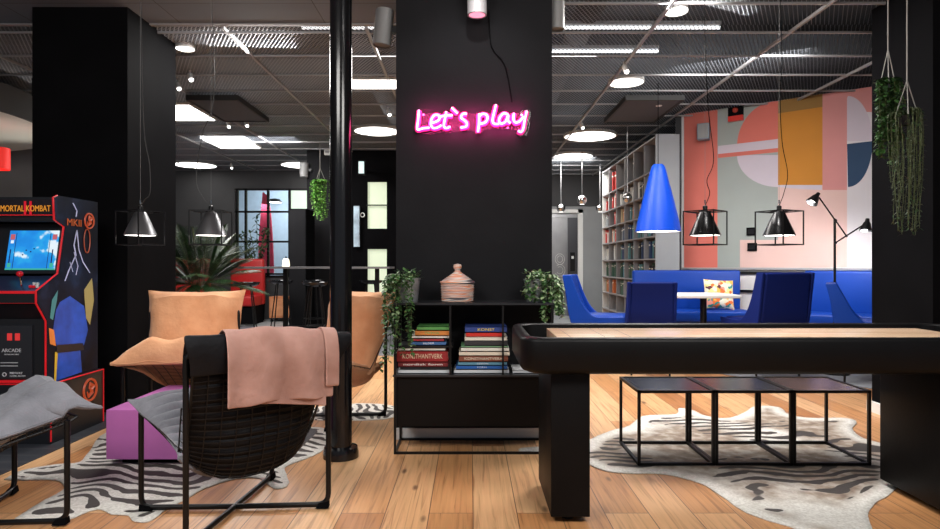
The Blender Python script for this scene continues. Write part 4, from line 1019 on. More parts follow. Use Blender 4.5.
# ================================================================== HANGING PLANTS
def hanging(X, Y, ztop, zlen, r, label, mats_, n, leafs, grp=None, wires=True, thin=False):
    t = thing('hanging_plant', label, 'hanging plant', (X, Y, 0), 0, grp)
    q = MB(); q.cyl((0, 0, ztop+0.22), (0, 0, ZC-0.004), 0.004, mat('pale_cord', (0.25, 0.24, 0.22), 0.7), 6)
    for a in range(3): q.tube([(0, 0, ztop+0.22), (r*0.7*math.cos(a*2.1), r*0.7*math.sin(a*2.1), ztop)], 0.003, MATS['pale_cord'], 5)
    q.build('cord', t)
    MB().lathe([(0.001, ztop-0.06), (r*0.35, ztop-0.055), (r*0.5, ztop), (r*0.45, ztop-0.005), (0.001, ztop-0.01)], M_BLKMET, 16).build('pot', t)
    st = MB(); lf = MB()
    for k in range(n):
        a = rnd(0, 2*PI); rr = r*rnd(0.3, 1.0); ln = zlen*rnd(0.45, 1.0)
        pts = spline([(0, 0, ztop), (rr*math.cos(a), rr*math.sin(a), ztop+0.02), (rr*math.cos(a)+rnd(-.02, .02), rr*math.sin(a), ztop-ln*0.5), (rr*math.cos(a)*0.9+rnd(-.03, .03), rr*math.sin(a)*0.8, ztop-ln)], 10)
        st.tube(pts, 0.0016, M_STEM, 4)
        for i, p in enumerate(pts[3:]):
            for _ in range(leafs):
                b_ = rnd(0, 2*PI); leaf(lf, p, (math.cos(b_), math.sin(b_), rnd(-0.9, 0.3)), rnd(0.02, 0.04)*(0.8 if thin else 1.1), random.choice(mats_), 0.3 if thin else 0.7)
    st.build('stem', t, fixn=False); lf.build('foliage', t, fixn=False)
M_G1 = mat('bright_green', (0.10, 0.30, 0.04), 0.5, var=0.4); M_G2 = mat('lime_green', (0.22, 0.48, 0.09), 0.5, var=0.3); M_G3 = mat('deep_green', (0.02, 0.055, 0.014), 0.6, var=0.4); M_G4 = mat('dry_olive', (0.05, 0.065, 0.03), 0.7, var=0.3)
M_G5 = mat('mid_green', (0.05, 0.14, 0.03), 0.6, var=0.4)
hanging((888-470)*4.0/FPX, 4.0, 2.30, 0.50, 0.07, 'leafy green hanging plant on a cord before the right black column', [M_G3, M_G5], 22, 3, 'hanging plants at the right column')
hanging((907-470)*3.85/FPX, 3.85, 2.06, 0.75, 0.10, 'thin stemmed dry hanging plant before the right black column', [M_G4, M_G3], 34, 2, 'hanging plants at the right column', thin=True)
hanging((320-470)*9.9/FPX, 9.9, 2.45, 0.62, 0.13, 'bright lime green hanging plant before the far bar pillar', [M_G1, M_G2], 26, 3)

# ================================================================== ARCADE CABINET
AX1 = -2.69; AX0 = -3.22
t = thing('arcade_cabinet', 'retro arcade game cabinet with blue screen and red trim at the left edge', 'arcade machine', (0, 0, 0))
AP = [(3.99, 0.395), (3.99, 0.79), (3.90, 0.91), (3.90, 0.985), (4.10, 1.09), (4.165, 1.40), (4.07, 1.44), (4.06, 1.585), (4.10, 1.60), (4.53, 1.60), (4.53, 0.395)]
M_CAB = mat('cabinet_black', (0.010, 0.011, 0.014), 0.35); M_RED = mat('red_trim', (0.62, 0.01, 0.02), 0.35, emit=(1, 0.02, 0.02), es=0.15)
q = MB()
def side_panel(q, x0, x1, prof, m):
    n = len(prof); vs = [(x0, y, z_) for y, z_ in prof]+[(x1, y, z_) for y, z_ in prof]
    q.add(vs, [tuple(range(n)), tuple(range(2*n-1, n-1, -1))]+[(i, (i+1) % n, n+(i+1) % n, n+i) for i in range(n)], m)
M_SIDE = bpy.data.materials.new('side_art_dark'); M_SIDE.use_nodes = True; nt = M_SIDE.node_tree; bb = nt.nodes['Principled BSDF']
tc = N(nt, 'ShaderNodeTexCoord'); nn = N(nt, 'ShaderNodeTexNoise'); nn.inputs['Scale'].default_value = 5; nn.inputs['Detail'].default_value = 6; nt.links.new(tc.outputs['Object'], nn.inputs[0])
nt.links.new(ramp(nt, nn.outputs['Fac'], [(0.35, (0.003, 0.004, 0.008)), (0.58, (0.006, 0.010, 0.024)), (0.75, (0.02, 0.035, 0.08))]), bb.inputs['Base Color']); bb.inputs['Roughness'].default_value = 0.4; bb.inputs['Specular IOR Level'].default_value = 0.15
for x0, x1 in ((AX1-0.018, AX1), (AX0, AX0+0.018)):
    q = MB(); side_panel(q, x0, x1, AP, M_SIDE); sp = q.build('side_panel', t)
    e_ = MB(); e_.tube([(x1-0.009, y-0.002, z_) for y, z_ in AP[:9]], 0.0065, M_RED, 6); e_.build('edge_trim', sp)
    if x1 == AX1: SIDE = sp
q = MB(); x0, x1 = AX0+0.018, AX1-0.018
def fq(q, y0, z0, y1, z1, m, th=0.01, xa=None, xb=None):
    xa = x0 if xa is None else xa; xb = x1 if xb is None else xb
    q.add([(xa, y0, z0), (xb, y0, z0), (xb, y1, z1), (xa, y1, z1), (xa, y0+th, z0), (xb, y0+th, z0), (xb, y1+th, z1), (xa, y1+th, z1)], [(0,1,2,3),(4,7,6,5),(0,4,5,1),(1,5,6,2),(2,6,7,3),(3,7,4,0)], m)
fq(q, 4.02, 0.395, 4.02, 0.80, M_CAB); fq(q, 4.02, 0.80, 3.93, 0.91, M_CAB); fq(q, 4.02, 0.395, 4.52, 0.397, M_CAB); q.box((x0, 4.48, 0.4), (x1, 4.52, 1.58), M_CAB); q.box((x0, 4.09, 1.575), (x1, 4.52, 1.59), M_CAB); q.box((x0, 4.08, 1.43), (x1, 4.2, 1.45), M_CAB)
q.build('front_panel', t)
# control deck
q = MB(); fq(q, 3.915, 0.91, 3.915, 0.975, M_CAB, 0.02); q.add([(x0, 3.915, 0.975), (x1, 3.915, 0.975), (x1, 4.13, 1.075), (x0, 4.13, 1.075)], [(0, 1, 2, 3)], mat('deck_blue', (0.02, 0.03, 0.07), 0.3)); q.box((x0, 3.91, 0.968), (x1, 3.917, 0.985), M_RED); q.box((x0, 3.93, 0.905), (x1, 4.1, 0.915), M_RED)
deck = q.build('control_panel', t)
for xx, mm in ((-2.86, mat('red_ball', (0.6, 0.01, 0.02), 0.2)), (-3.08, MATS.get('red_ball'))):
    q = MB(); q.cyl((xx, 4.0, 1.01), (xx, 3.985, 1.075), 0.006, M_CHROME, 8); q.ball((xx, 3.983, 1.09), 0.02, mm or M_RED); q.build('joystick', deck)
for i in range(5):
    xx = -2.79+0.022*(i % 3); yy = 3.98+0.035*(i//3); zz = 0.975+(yy-3.915)*0.465
    MB().cyl((xx, yy, zz), (xx, yy-0.004, zz+0.012), 0.009, random.choice([M_RED, M_WHITE]), 10).build('button', deck)
# screen
M_SCR = bpy.data.materials.new('game_screen'); M_SCR.use_nodes = True; nt = M_SCR.node_tree; bb = nt.nodes['Principled BSDF']
tc = N(nt, 'ShaderNodeTexCoord'); nn = N(nt, 'ShaderNodeTexNoise'); nn.inputs['Scale'].default_value = 7; nn.inputs['Detail'].default_value = 3; nt.links.new(tc.outputs['Object'], nn.inputs[0])
sep = N(nt, 'ShaderNodeSeparateXYZ'); nt.links.new(tc.outputs['Object'], sep.inputs[0])
gx = math_node(nt, 'MULTIPLY', math_node(nt, 'ADD', sep.outputs['X'], 2.92), 0.9)
fac = math_node(nt, 'ADD', nn.outputs['Fac'], gx)
cc = ramp(nt, fac, [(0.0, (0.01, 0.14, 0.55)), (0.50, (0.02, 0.28, 0.80)), (0.60, (0.03, 0.40, 0.85)), (0.64, (0.75, 0.90, 1.0)), (0.9, (0.9, 0.95, 1.0))])
nt.links.new(cc, bb.inputs['Emission Color']); bb.inputs['Emission Strength'].default_value = 1.0; bb.inputs['Base Color'].default_value = (0, 0, 0, 1); bb.inputs['Roughness'].default_value = 0.15
q = MB(); fq(q, 4.11, 1.09, 4.175, 1.42, M_CAB, 0.02); bez = q.build('screen_bezel', t)
sx0, sx1 = -3.05, -2.722
def sl(z_): return 4.108+(z_-1.09)*0.065/0.33-0.003
q = MB(); q.add([(sx0, sl(1.115), 1.115), (sx1, sl(1.115), 1.115), (sx1, sl(1.375), 1.375), (sx0, sl(1.375), 1.375)], [(0, 1, 2, 3)], M_SCR)
M_EM = lambda n, c, s=1.0: mat(n, (0, 0, 0), 0.4, emit=c, es=s)
def scr(xa, xb, za, zb, m): q.add([(xa, sl(za)-0.002, za), (xb, sl(za)-0.002, za), (xb, sl(zb)-0.002, zb), (xa, sl(zb)-0.002, zb)], [(0, 1, 2, 3)], m)
ME1 = M_EM('px_dark', (0.01, 0.02, 0.10)); ME2 = M_EM('px_red', (0.55, 0.12, 0.15)); ME3 = M_EM('px_green', (0.05, 0.45, 0.35)); ME4 = M_EM('px_white', (0.8, 0.9, 1))
scr(sx0, sx1, 1.115, 1.125, ME3)
for xa in (-3.0, -2.775):
    scr(xa-0.004, xa, 1.115, 1.36, ME1); 
for xa in (-3.045, -2.767):
    scr(xa+0.005, xa+0.035, 1.315, 1.35, ME2); scr(xa+0.01, xa+0.03, 1.29, 1.31, ME4); scr(xa+0.012, xa+0.02, 1.16, 1.25, ME1); scr(xa+0.006, xa+0.03, 1.13, 1.16, ME3)
for (xa, za) in ((-2.93, 1.24), (-2.90, 1.23), (-2.95, 1.21), (-2.88, 1.25)): scr(xa, xa+0.01, za, za+0.008, ME1)
q.build('game_picture', bez, fixn=False)
# marquee
q = MB(); fq(q, 4.085, 1.45, 4.075, 1.575, mat('marquee_black', (0.012, 0.008, 0.01), 0.25), 0.02); mq = q.build('marquee', t)
Xm = lambda xx, zz, yy: Matrix.Translation((xx, yy, zz)) @ Matrix.Rotation(PI/2, 4, 'X')
q = MB(); q.text('II', 0.13, M_EM('marquee_red', (0.75, 0.01, 0.03), 0.8), Xm(-2.872, 1.512, 4.072), 0.001, sx=1.1)
q.text('MORTAL KOMBAT', 0.056, M_EM('marquee_orange', (0.9, 0.33, 0.03), 0.8), Xm(-2.885, 1.512, 4.068), 0.001, sx=0.70)
q.box((x0, 4.066, 1.468), (x1, 4.074, 1.474), M_RED)
q.build('lettering', mq)
# coin door
q = MB(); q.box((-3.15, 4.008, 0.42), (-2.80, 4.02, 0.76), mat('door_black', (0.02, 0.022, 0.028), 0.3)); cd = q.build('coin_door', t)
M_PT = mat('pale_print', (0.62, 0.64, 0.68), 0.5)
for xx in (-2.955, -2.905): MB().box((xx, 4.002, 0.665), (xx+0.028, 4.008, 0.71), M_EM('coin_red', (0.9, 0.05, 0.05), 0.7)).build('coin_slot', cd)
q = MB(); q.text('ARCADE', 0.032, M_PT, Xm(-2.93, 0.60, 4.006), 0.001); q.text('ARCADE MACHINE', 0.011, M_PT, Xm(-2.93, 0.575, 4.006), 0.001)
for zz in (0.52, 0.50): q.box((-3.0, 4.005, zz), (-2.89, 4.008, zz+0.004), M_PT)
q.text('MIDWAY', 0.020, M_PT, Xm(-2.90, 0.455, 4.006), 0.001); q.text('CLASSIC ARCADE', 0.013, M_PT, Xm(-2.89, 0.437, 4.006), 0.001); q.tube([Vector((-2.975+0.012*math.cos(a*0.785), 4.006, 0.447+0.012*math.sin(a*0.785))) for a in range(8)], 0.003, M_PT, 4, closed=True)
q.build('lettering', cd)
q = MB(); q.box((x0, 4.0, 0.395), (x1, 4.02, 0.41), M_RED); q.build('lower_trim', t)
# side art: lightning, blue shape, letters
def art(px, py, off=0.002):  # pixel on the plane of the cabinet's side
    X = AX1+off; d = X*FPX/(px-470); return Vector((X, d, H-(py-264.5)*d/FPX))
q = MB()
def ap(pts, m, off=0.002):
    q.add([art(x, y, off) for x, y in pts], [tuple(range(len(pts)))], m)
MBLU = mat('art_blue', (0.010, 0.07, 0.42), 0.35, var=0.35, vscale=9); MYEL = mat('art_yellow', (0.65, 0.42, 0.03), 0.4); MBLT = mat('art_bolt', (0.45, 0.5, 0.75), 0.4); MORG = mat('art_orange', (0.75, 0.22, 0.04), 0.4); MTEAL = mat('art_teal', (0.06, 0.25, 0.26), 0.4); MFLE = mat('art_olive', (0.30, 0.25, 0.09), 0.4)
ap([(56, 310), (60, 302), (70, 296), (84, 306), (88, 330), (84, 345), (80, 346), (82, 372), (56, 381), (57, 348), (53, 330)], MBLU)
ap([(57, 345), (83, 343), (84, 350), (57, 353)], M_CAB, 0.004)
ap([(55, 352), (58, 352), (56, 382), (54, 383)], MYEL, 0.003)
ap([(84, 290), (92, 278), (94, 300), (90, 325), (86, 318)], MFLE, 0.003)
ap([(52, 300), (58, 290), (57, 300), (53, 320), (50, 318)], MTEAL, 0.003)
ap([(49, 328), (54, 330), (56, 346), (50, 344)], MORG, 0.003)
q.build('side_artwork', SIDE, fixn=False); q = MB()
def bolt(pts, w=1.0):
    for (a, b_) in zip(pts[:-1], pts[1:]):
        ap([(a[0]-w, a[1]), (a[0]+w, a[1]), (b_[0]+w*0.8, b_[1]), (b_[0]-w*0.8, b_[1])], MBLT, 0.005)
bolt([(77, 230), (74, 245), (76, 255), (69, 270), (65, 281)], 0.7); bolt([(77, 230), (79, 250), (83, 262), (90, 273)], 0.6); bolt([(73, 203), (77, 211), (76, 217)], 0.6); bolt([(74, 252), (78, 266), (76, 275)], 0.5); bolt([(70, 262), (73, 272)], 0.4)
q.build('lightning_artwork', SIDE, fixn=False)
q = MB()
c0 = art(74.5, 223, 0.004); X_ = Matrix.Translation(c0) @ Matrix.Rotation(PI/2, 4, 'Z') @ Matrix.Rotation(PI/2, 4, 'X')
q.text('MKII', 0.068, M_EM('mk_orange', (0.9, 0.16, 0.02), 0.4), X_, 0.001, sx=1.25)
q.build('lettering', SIDE)
def emblem(q, c, r, m):
    def pt(a, rr): return (c.x+0.003, c.y+rr*math.cos(a), c.z+rr*math.sin(a))
    q.tube([pt(k*PI/12, r) for k in range(24)], r*0.11, m, 5, closed=True)
    q.tube([pt(2.4, r*0.2), pt(1.6, r*0.62), pt(0.6, r*0.55), pt(0.2, r*0.1), pt(-0.9, r*0.35), pt(-2.0, r*0.65), pt(-2.9, r*0.45)], [r*0.06, r*0.14, r*0.2, r*0.22, r*0.2, r*0.14, r*0.05], m, 6)
q = MB(); MEO = M_EM('emblem_orange', (0.75, 0.10, 0.03), 0.5)
emblem(q, art(89, 221), 0.052, MEO)
q.tube([art(87+3*math.sin(a), 241-12*math.cos(a), 0.004) for a in [k*0.35 for k in range(18)]], 0.004, mat('emblem_dark', (0.35, 0.07, 0.03), 0.4), 5)
q.build('emblem', SIDE)
# riser
RX = -2.672
t = thing('arcade_riser', 'black riser stand with red outline and round dragon emblem under the arcade cabinet', 'riser', (0, 0, 0))
q = MB(); q.box((-3.23, 4.0, 0.005), (RX, 4.57, 0.392), M_CAB); rb = q.build('body', t)
q = MB()
q.tube([(RX+0.002, 4.0, 0.386), (RX+0.002, 4.566, 0.388), (RX+0.002, 4.566, 0.01)], 0.005, M_RED, 6); q.tube([(RX, 3.998, 0.02), (RX, 3.998, 0.386), (-3.23, 3.998, 0.386)], 0.005, M_RED, 6); q.build('edge_trim', rb)
q = MB(); c0 = Vector((RX, (-2.67)*FPX/(90-470), 0)); c0.z = H-(393-264.5)*c0.y/FPX; c0.z = 0.27; emblem(q, c0, 0.075, MEO); q.build('emblem', rb)

# ================================================================== LEFT EDGE: canopy, red lamp, grey wall
b = MB(); b.box((-8, 9.0, 0), (-5.0, 9.12, ZC+0.6), M_GREYW); struct(b.build('wall_left_far'))
b = MB(); b.lathe([(0.001, 0), (2.18, 0)], mat('canopy_white', (0.80, 0.80, 0.72), 0.6), 64, (-7, 6.6, 2.72)); b.lathe([(2.18, 0), (2.2, 0.005), (2.2, 0.30), (0.001, 0.30)], mat('canopy_side', (0.07, 0.07, 0.07), 0.8), 64, (-7, 6.6, 2.72)); struct(b.build('ceiling_canopy'))
spot('canopy_fill_spot', (-4.7, 8.3, 1.3), (-5.7, 7.0, 2.72), 60, (1, 0.97, 0.88), 70, 0.8)  # unseen spot added to brighten the canopy underside
t = thing('red_pendant_lamp', 'small red drum pendant lamp at the left edge under a white canopy', 'pendant lamp', (-5.32, 7.05, 2.22))
MB().lathe([(0.12, 0), (0.125, 0), (0.125, 0.24), (0.12, 0.24)], mat('red_shade', (0.75, 0.02, 0.015), 0.5, emit=(1, 0.03, 0.02), es=0.5), 32).build('lamp_shade', t)
MB().cyl((0, 0, 0.05), (0, 0, 0.52), 0.006, M_WHITE, 8).build('rod', t)
MB().ball((0, 0, 0.10), 0.04, M_LAMP).build('bulb', t)

# ================================================================== BAR AREA
M_RSOF = mat('red_vinyl', (0.42, 0.010, 0.010), 0.45)
t = thing('red_booth', 'red high back booth seat behind the bar table', 'booth seat', (-4.42, 12.2, 0.004), 0, 'red booth seats')
MB().box((-0.32, 0.18, 0.35), (0.34, 0.34, 1.26), M_RSOF, bev=0.05).build('backrest', t)
MB().box((-0.32, -0.35, 0.35), (0.32, 0.2, 0.55), M_RSOF, bev=0.04).build('seat', t)
MB().box((-0.30, -0.30, 0), (0.30, 0.30, 0.36), M_BLACK).build('plinth', t)
dup(t, (-5.35, 12.0, 0.004), 0.3, 'red booth seat farther left behind the palm', 'red booth seats')
t = thing('orange_cabinet', 'low orange wooden sideboard under the grid window', 'sideboard', (-3.32, 12.75, 0.004))
MB().box((-0.7, -0.2, 0.08), (0.6, 0.2, 0.50), mat('orange_wood', (0.55, 0.20, 0.08), 0.5, var=0.2)).build('body', t)
q = MB()
for x in (-0.68, 0.54):
    for y in (-0.18, 0.14): q.box((x, y, 0), (x+0.04, y+0.04, 0.09), M_BLACK)
q.build('leg', t)
for x in (-0.68, -0.03): MB().box((x, -0.215, 0.12), (x+0.6, -0.2, 0.46), mat('orange_wood2', (0.60, 0.26, 0.12), 0.5, var=0.2)).build('door', t)
# tall black cabinet
t = thing('tall_cabinet', 'tall plain black cabinet left of the far bar pillar', 'cabinet', (-2.79, 10.4, 0.004))
MB().box((-0.14, -0.25, 0.0), (0.14, 0.3, 2.05), M_BLACK).build('body', t)
MB().box((-0.13, -0.262, 0.08), (0.13, -0.25, 2.03), M_PILLAR).build('door', t)
# bar table
t = thing('bar_table', 'long high bar table with black legs behind the pole', 'bar table', (-2.2, 9.25, 0.004))
MB().box((-1.12, -0.3, 1.085), (1.05, 0.3, 1.115), mat('table_grey', (0.22, 0.22, 0.23), 0.25)).build('tabletop', t)
for x in (-0.52, 0.83):
    MB().box((x-0.03, -0.03, 0), (x+0.03, 0.03, 1.086), M_BLKMET).build('leg', t)
MB().box((-0.52, -0.012, 0.22), (0.83, 0.012, 0.245), M_BLKMET).build('foot_rail', t)
t0 = thing('bar_stool', 'black bar stool left end of the bar table, near side', 'bar stool', (-3.12, 8.75, 0.004), 0.2, 'black bar stools')
q = MB(); q.lathe([(0.001, 0.84), (0.12, 0.84), (0.17, 0.865), (0.185, 0.90), (0.175, 0.90), (0.15, 0.872), (0.001, 0.862)], M_GLOSSB, 28); q.build('seat', t0)
for a in range(4):
    c, s = math.cos(PI/4+a*PI/2), math.sin(PI/4+a*PI/2)
    MB().cyl((0.09*c, 0.09*s, 0.845), (0.21*c, 0.21*s, 0), 0.009, M_BLKMET, 8).build('leg', t0)
q = MB(); rr = 0.17; q.tube([(rr*math.cos(PI/4+a*PI/2), rr*math.sin(PI/4+a*PI/2), 0.30) for a in range(4)], 0.007, M_BLKMET, 6, closed=True); q.build('footrest', t0)
dup(t0, (-2.95, 9.80, 0.004), 0.5, 'black bar stool far side of the bar table, left of its thick leg')
dup(t0, (-2.15, 8.72, 0.004), 0.1, 'black bar stool just left of the black pole, near side')
dup(t0, (-2.45, 9.85, 0.004), 0.7, 'black bar stool far side of the bar table, right of its thick leg')
dup(t0, (-1.55, 9.80, 0.004), 0.3, 'black bar stool right of the pole, seen past the armchair')
# potted palm
t = thing('potted_palm', 'dark green palm behind the left apricot armchair', 'potted plant', (-3.02, 7.0, 0))
MB().lathe([(0.001, 0), (0.16, 0), (0.2, 0.38), (0.21, 0.38), (0.19, 0.36), (0.001, 0.36)], M_BLACK, 28).build('pot', t)
q = MB()
for a in range(3): q.tube(spline([(0, 0, 0.34), (0.05*math.cos(a*2.1), 0.05*math.sin(a*2.1), 0.7), (0.09*math.cos(a*2.1), 0.09*math.sin(a*2.1), 0.94)], 4), 0.02, mat('palm_trunk', (0.06, 0.045, 0.03), 0.9), 8)
q.build('trunk', t)
lf = MB(); M_PALM = mat('palm_leaf', (0.02, 0.06, 0.018), 0.45, var=0.4); M_PALM2 = mat('palm_leaf_light', (0.07, 0.15, 0.06), 0.45, var=0.4)
for k in range(46):
    a = k*2.4; el = rnd(0.75, 1.5) if k % 2 else rnd(0.1, 0.9); Lf = rnd(0.7, 1.05) if k % 2 else rnd(0.45, 0.75); o3 = Vector((0.09*math.cos(a), 0.09*math.sin(a), 0.92))
    d0 = Vector((math.cos(a)*math.cos(el), math.sin(a)*math.cos(el), math.sin(el)))
    pts = [o3+d0*Lf*s+Vector((0, 0, -0.32*Lf*s*s)) for s in [i/12 for i in range(13)]]
    lf.tube(pts, 0.004, M_STEM, 4)
    for i in range(2, 13):
        tg = (pts[i]-pts[i-1]).normalized(); sd = tg.cross(Vector((0, 0, 1))).normalized()
        for sg in (-1, 1):
            for h_ in (0, 0.33, 0.66):
                leaf(lf, pts[i].lerp(pts[i-1], h_), tg*0.9+sd*sg+Vector((0, 0, -0.15)), 0.22*math.sin(PI*(0.15+0.8*i/13)), M_PALM2 if random.random() < 0.22 else M_PALM, 0.09)
lf.build('foliage', t, fixn=False)
# rubber plant before window
t = thing('potted_shrub', 'thin leafy plant standing before the grid window', 'potted plant', (-4.38, 12.9, 0.004))
MB().lathe([(0.001, 0), (0.14, 0), (0.17, 0.9), (0.001, 0.88)], M_BLACK, 24).build('pot', t)
lf = MB(); st = MB()
for k in range(12):
    a = rnd(0, 6.3); e1 = Vector((0.42*math.cos(a)*rnd(.4, 1), 0.2*math.sin(a), rnd(1.3, 2.15))); pts = spline([(0, 0, 0.85), (e1.x*0.4, e1.y*0.4, 0.85+(e1.z-0.85)*0.55), e1], 6)
    st.tube(pts, 0.006, M_STEM, 4)
    for p in pts[3:]:
        for _ in range(3): leaf(lf, p, (rnd(-1, 1), rnd(-1, 1), rnd(-0.5, 0.7)), rnd(0.09, 0.15), M_PALM, 0.4)
st.build('stem', t, fixn=False); lf.build('foliage', t, fixn=False)
# far room items
q = MB(); cp = []
pts = [P(263, 192, 14.6), P(268, 196, 14.6), P(271, 215, 14.6), P(273, 245, 14.6), P(274, 275, 14.6), P(258, 275, 14.6), P(259, 240, 14.6), P(261, 215, 14.6)]
n_ = len(pts); q.add([p+Vector((0, -0.03, 0)) for p in pts]+[p+Vector((0, 0.03, 0)) for p in pts], [tuple(range(n_)), tuple(range(2*n_-1, n_-1, -1))]+[(i, (i+1) % n_, n_+(i+1) % n_, n_+i) for i in range(n_)], mat('pink_red_cloth', (0.75, 0.06, 0.14), 0.6, var=0.2))
o = q.build('banner'); tag(o, 'tall pink red banner standing behind the grid window', 'banner')
tag(MB().cyl((P(266, 275, 14.68).x, 14.66, 0.003), (P(266, 275, 14.68).x, 14.66, 2.6), 0.02, M_BLKMET, 8).build('banner_pole'), 'thin pole holding the pink banner behind the grid window', 'pole')
t = thing('wall_lamp', 'wall lamp with flat shade seen through the grid window', 'lamp', tuple(P(277, 203, 16.38)))
MB().lathe([(0.001, 0.1), (0.12, 0.08), (0.2, 0.0), (0.001, 0.0)], M_BLKMET, 20, (0, -0.2, 0)).build('lamp_shade', t)
MB().disc((0, -0.2, -0.004), 0.18, M_LAMP, 20, -1).build('bulb', t)
MB().cyl((0, -0.2, 0.08), (-0.1, 0.07, 0.1), 0.012, M_BLKMET, 8).build('arm', t)
# right of the pole: poster, clock symbol, projector
o = MB().box((-2.03, 10.93, 1.46), (-1.93, 10.99, 2.17), mat('poster_blue', (0.45, 0.58, 0.72), 0.4, var=0.5, vscale=4)).build('poster'); tag(o, 'narrow pale blue poster on the dark wall right of the pole', 'poster')
t = thing('sign_plate', 'small white round symbol sign on the dark wall right of the pole', 'sign', tuple(P(362.5, 215, 10.98)))
q = MB(); q.tube([(0.035*math.cos(k*0.3927), -0.004, 0.035*math.sin(k*0.3927)) for k in range(16)], 0.010, M_WHITE, 6, closed=True); q.build('ring', t); MB().box((-0.05, 0.0, -0.05), (0.05, 0.015, 0.05), M_BLACK).build('plate', t)
t = thing('wall_luminaire', 'small lit box lamp high on the dark wall right of the pole', 'lamp', tuple(P(362, 168, 10.6)))
MB().box((-0.06, -0.06, -0.12), (0.06, 0.06, 0.12), M_BLKMET).build('housing', t); MB().box((-0.045, -0.07, -0.10), (0.045, -0.06, 0.10), mat('cool_glow', (0.6, 0.75, 0.75), 0.4, emit=(0.6, 0.8, 0.78), es=0.8)).build('lens', t); MB().box((-0.02, 0.0, -0.02), (0.02, 0.40, 0.02), M_BLKMET).build('arm', t)
t = thing('exit_luminaire', 'small white box lamp at the top of the far bar pillar', 'lamp', tuple(P(327.5, 152, 10.9)))
MB().box((-0.05, -0.03, -0.05), (0.05, 0.04, 0.05), M_WHITE).build('housing', t); MB().box((-0.035, -0.036, -0.02), (0.035, -0.03, 0.02), M_GREYW).build('lens', t)
t = thing('loudspeaker', 'small grey loudspeaker on the left side of the far bar pillar', 'speaker', tuple(P(304, 170, 10.9)))
MB().lathe([(0.001, -0.12), (0.07, -0.12), (0.08, 0.12), (0.001, 0.12)], MATS['grey_plastic'], 20).build('housing', t); MB().box((0.05, 0.0, -0.02), (0.13, 0.06, 0.02), M_BLKMET).build('bracket', t)
# candle / small lamp on bar table
t = thing('table_lamp', 'small glowing glass lamp on the bar table', 'lamp', (P(286, 262, 9.3).x, 9.3, 1.119))
MB().lathe([(0.001, 0), (0.05, 0), (0.055, 0.02), (0.045, 0.10), (0.03, 0.12)], mat('warm_glass', (0.9, 0.85, 0.7), 0.3, emit=(1, 0.9, 0.65), es=1.4), 20).build('glass', t)
MB().cyl((0, 0, 0.12), (0, 0, 0.15), 0.012, M_BLKMET, 8).build('cap', t)

# ================================================================== BOOKCASE
M_BC = mat('bookcase_grey', (0.24, 0.24, 0.25), 0.5); M_BCD = mat('bookcase_back', (0.05, 0.05, 0.052), 0.7); M_BCW = mat('bookcase_edge', (0.62, 0.62, 0.60), 0.5)
BX = 2.42; BY0, BY1 = 8.17, 11.47; BD = 0.31
rows = [0.08, 0.37, 0.66, 0.94, 1.23, 1.53, 1.82, 2.10, 2.40, 2.83]
t = thing('bookcase', 'tall grey open bookcase full of books beside the mural wall', 'bookcase', (BX, BY0, 0))
cols = [i*(BY1-BY0)/6 for i in range(7)]
MB().box((0, 0, 0), (BD, 0.03, 2.85), M_GREYW).build('side_panel', t)
MB().box((0, BY1-BY0-0.03, 0), (BD, BY1-BY0, 2.85), M_BCW).build('side_panel', t)
MB().box((BD-0.02, 0.03, 0), (BD, BY1-BY0-0.03, 2.85), M_BCD).build('back_panel', t)
for c in cols[1:-1]: MB().box((0.0, c-0.012, 0.08), (BD-0.02, c+0.012, 2.84), M_BC).build('divider', t)
for z_ in rows: MB().box((-0.004, 0.03, z_-0.02), (BD-0.02, BY1-BY0-0.03, z_), M_BC).build('shelf', t)
MB().box((0.02, 0.03, 0), (0.04, BY1-BY0-0.03, 0.06), M_BC).build('plinth', t)
palette = {'red': (0.42, 0.03, 0.025), 'white': (0.6, 0.6, 0.57), 'grey': (0.22, 0.23, 0.24), 'dark green': (0.03, 0.08, 0.055), 'navy': (0.02, 0.04, 0.10), 'black': (0.02, 0.02, 0.022), 'teal': (0.08, 0.20, 0.22), 'orange': (0.50, 0.15, 0.05), 'beige': (0.40, 0.30, 0.18)}
protos = {}
for nme, c in palette.items():
    m = mat('spine_'+nme, c, 0.6); q = MB()
    q.box((0, 0, 0), (0.18, 1, 1), m); q.box((-0.0008, 0.0, 0.75), (0, 1, 0.82), M_PAGE if nme not in ('white', 'beige') else m)
    me = bpy.data.meshes.new('book_mesh'); o = q.build('book'); protos[nme] = o.data; bpy.data.objects.remove(o)
ordn = {2: 'seventh', 3: 'sixth', 4: 'fifth', 5: 'fourth', 6: 'third', 7: 'second', 8: 'first'}
theme = {8: (['red'], ['black', 'grey', 'navy']), 7: (['red', 'white'], ['grey', 'black', 'white']), 6: (['white', 'red', 'grey'], ['teal', 'white', 'beige', 'orange']), 5: (['orange', 'red', 'white'], ['teal', 'navy', 'black', 'grey']), 4: (['grey', 'white'], ['dark green', 'navy', 'teal', 'black']), 3: (['dark green', 'grey'], ['dark green', 'navy', 'black', 'teal']), 2: (['beige', 'orange'], ['grey', 'dark green', 'white', 'beige'])}
colname = ['nearest', 'second nearest', 'third nearest', 'third farthest', 'second farthest', 'farthest']
rb_ = random.Random(5); nb = 0
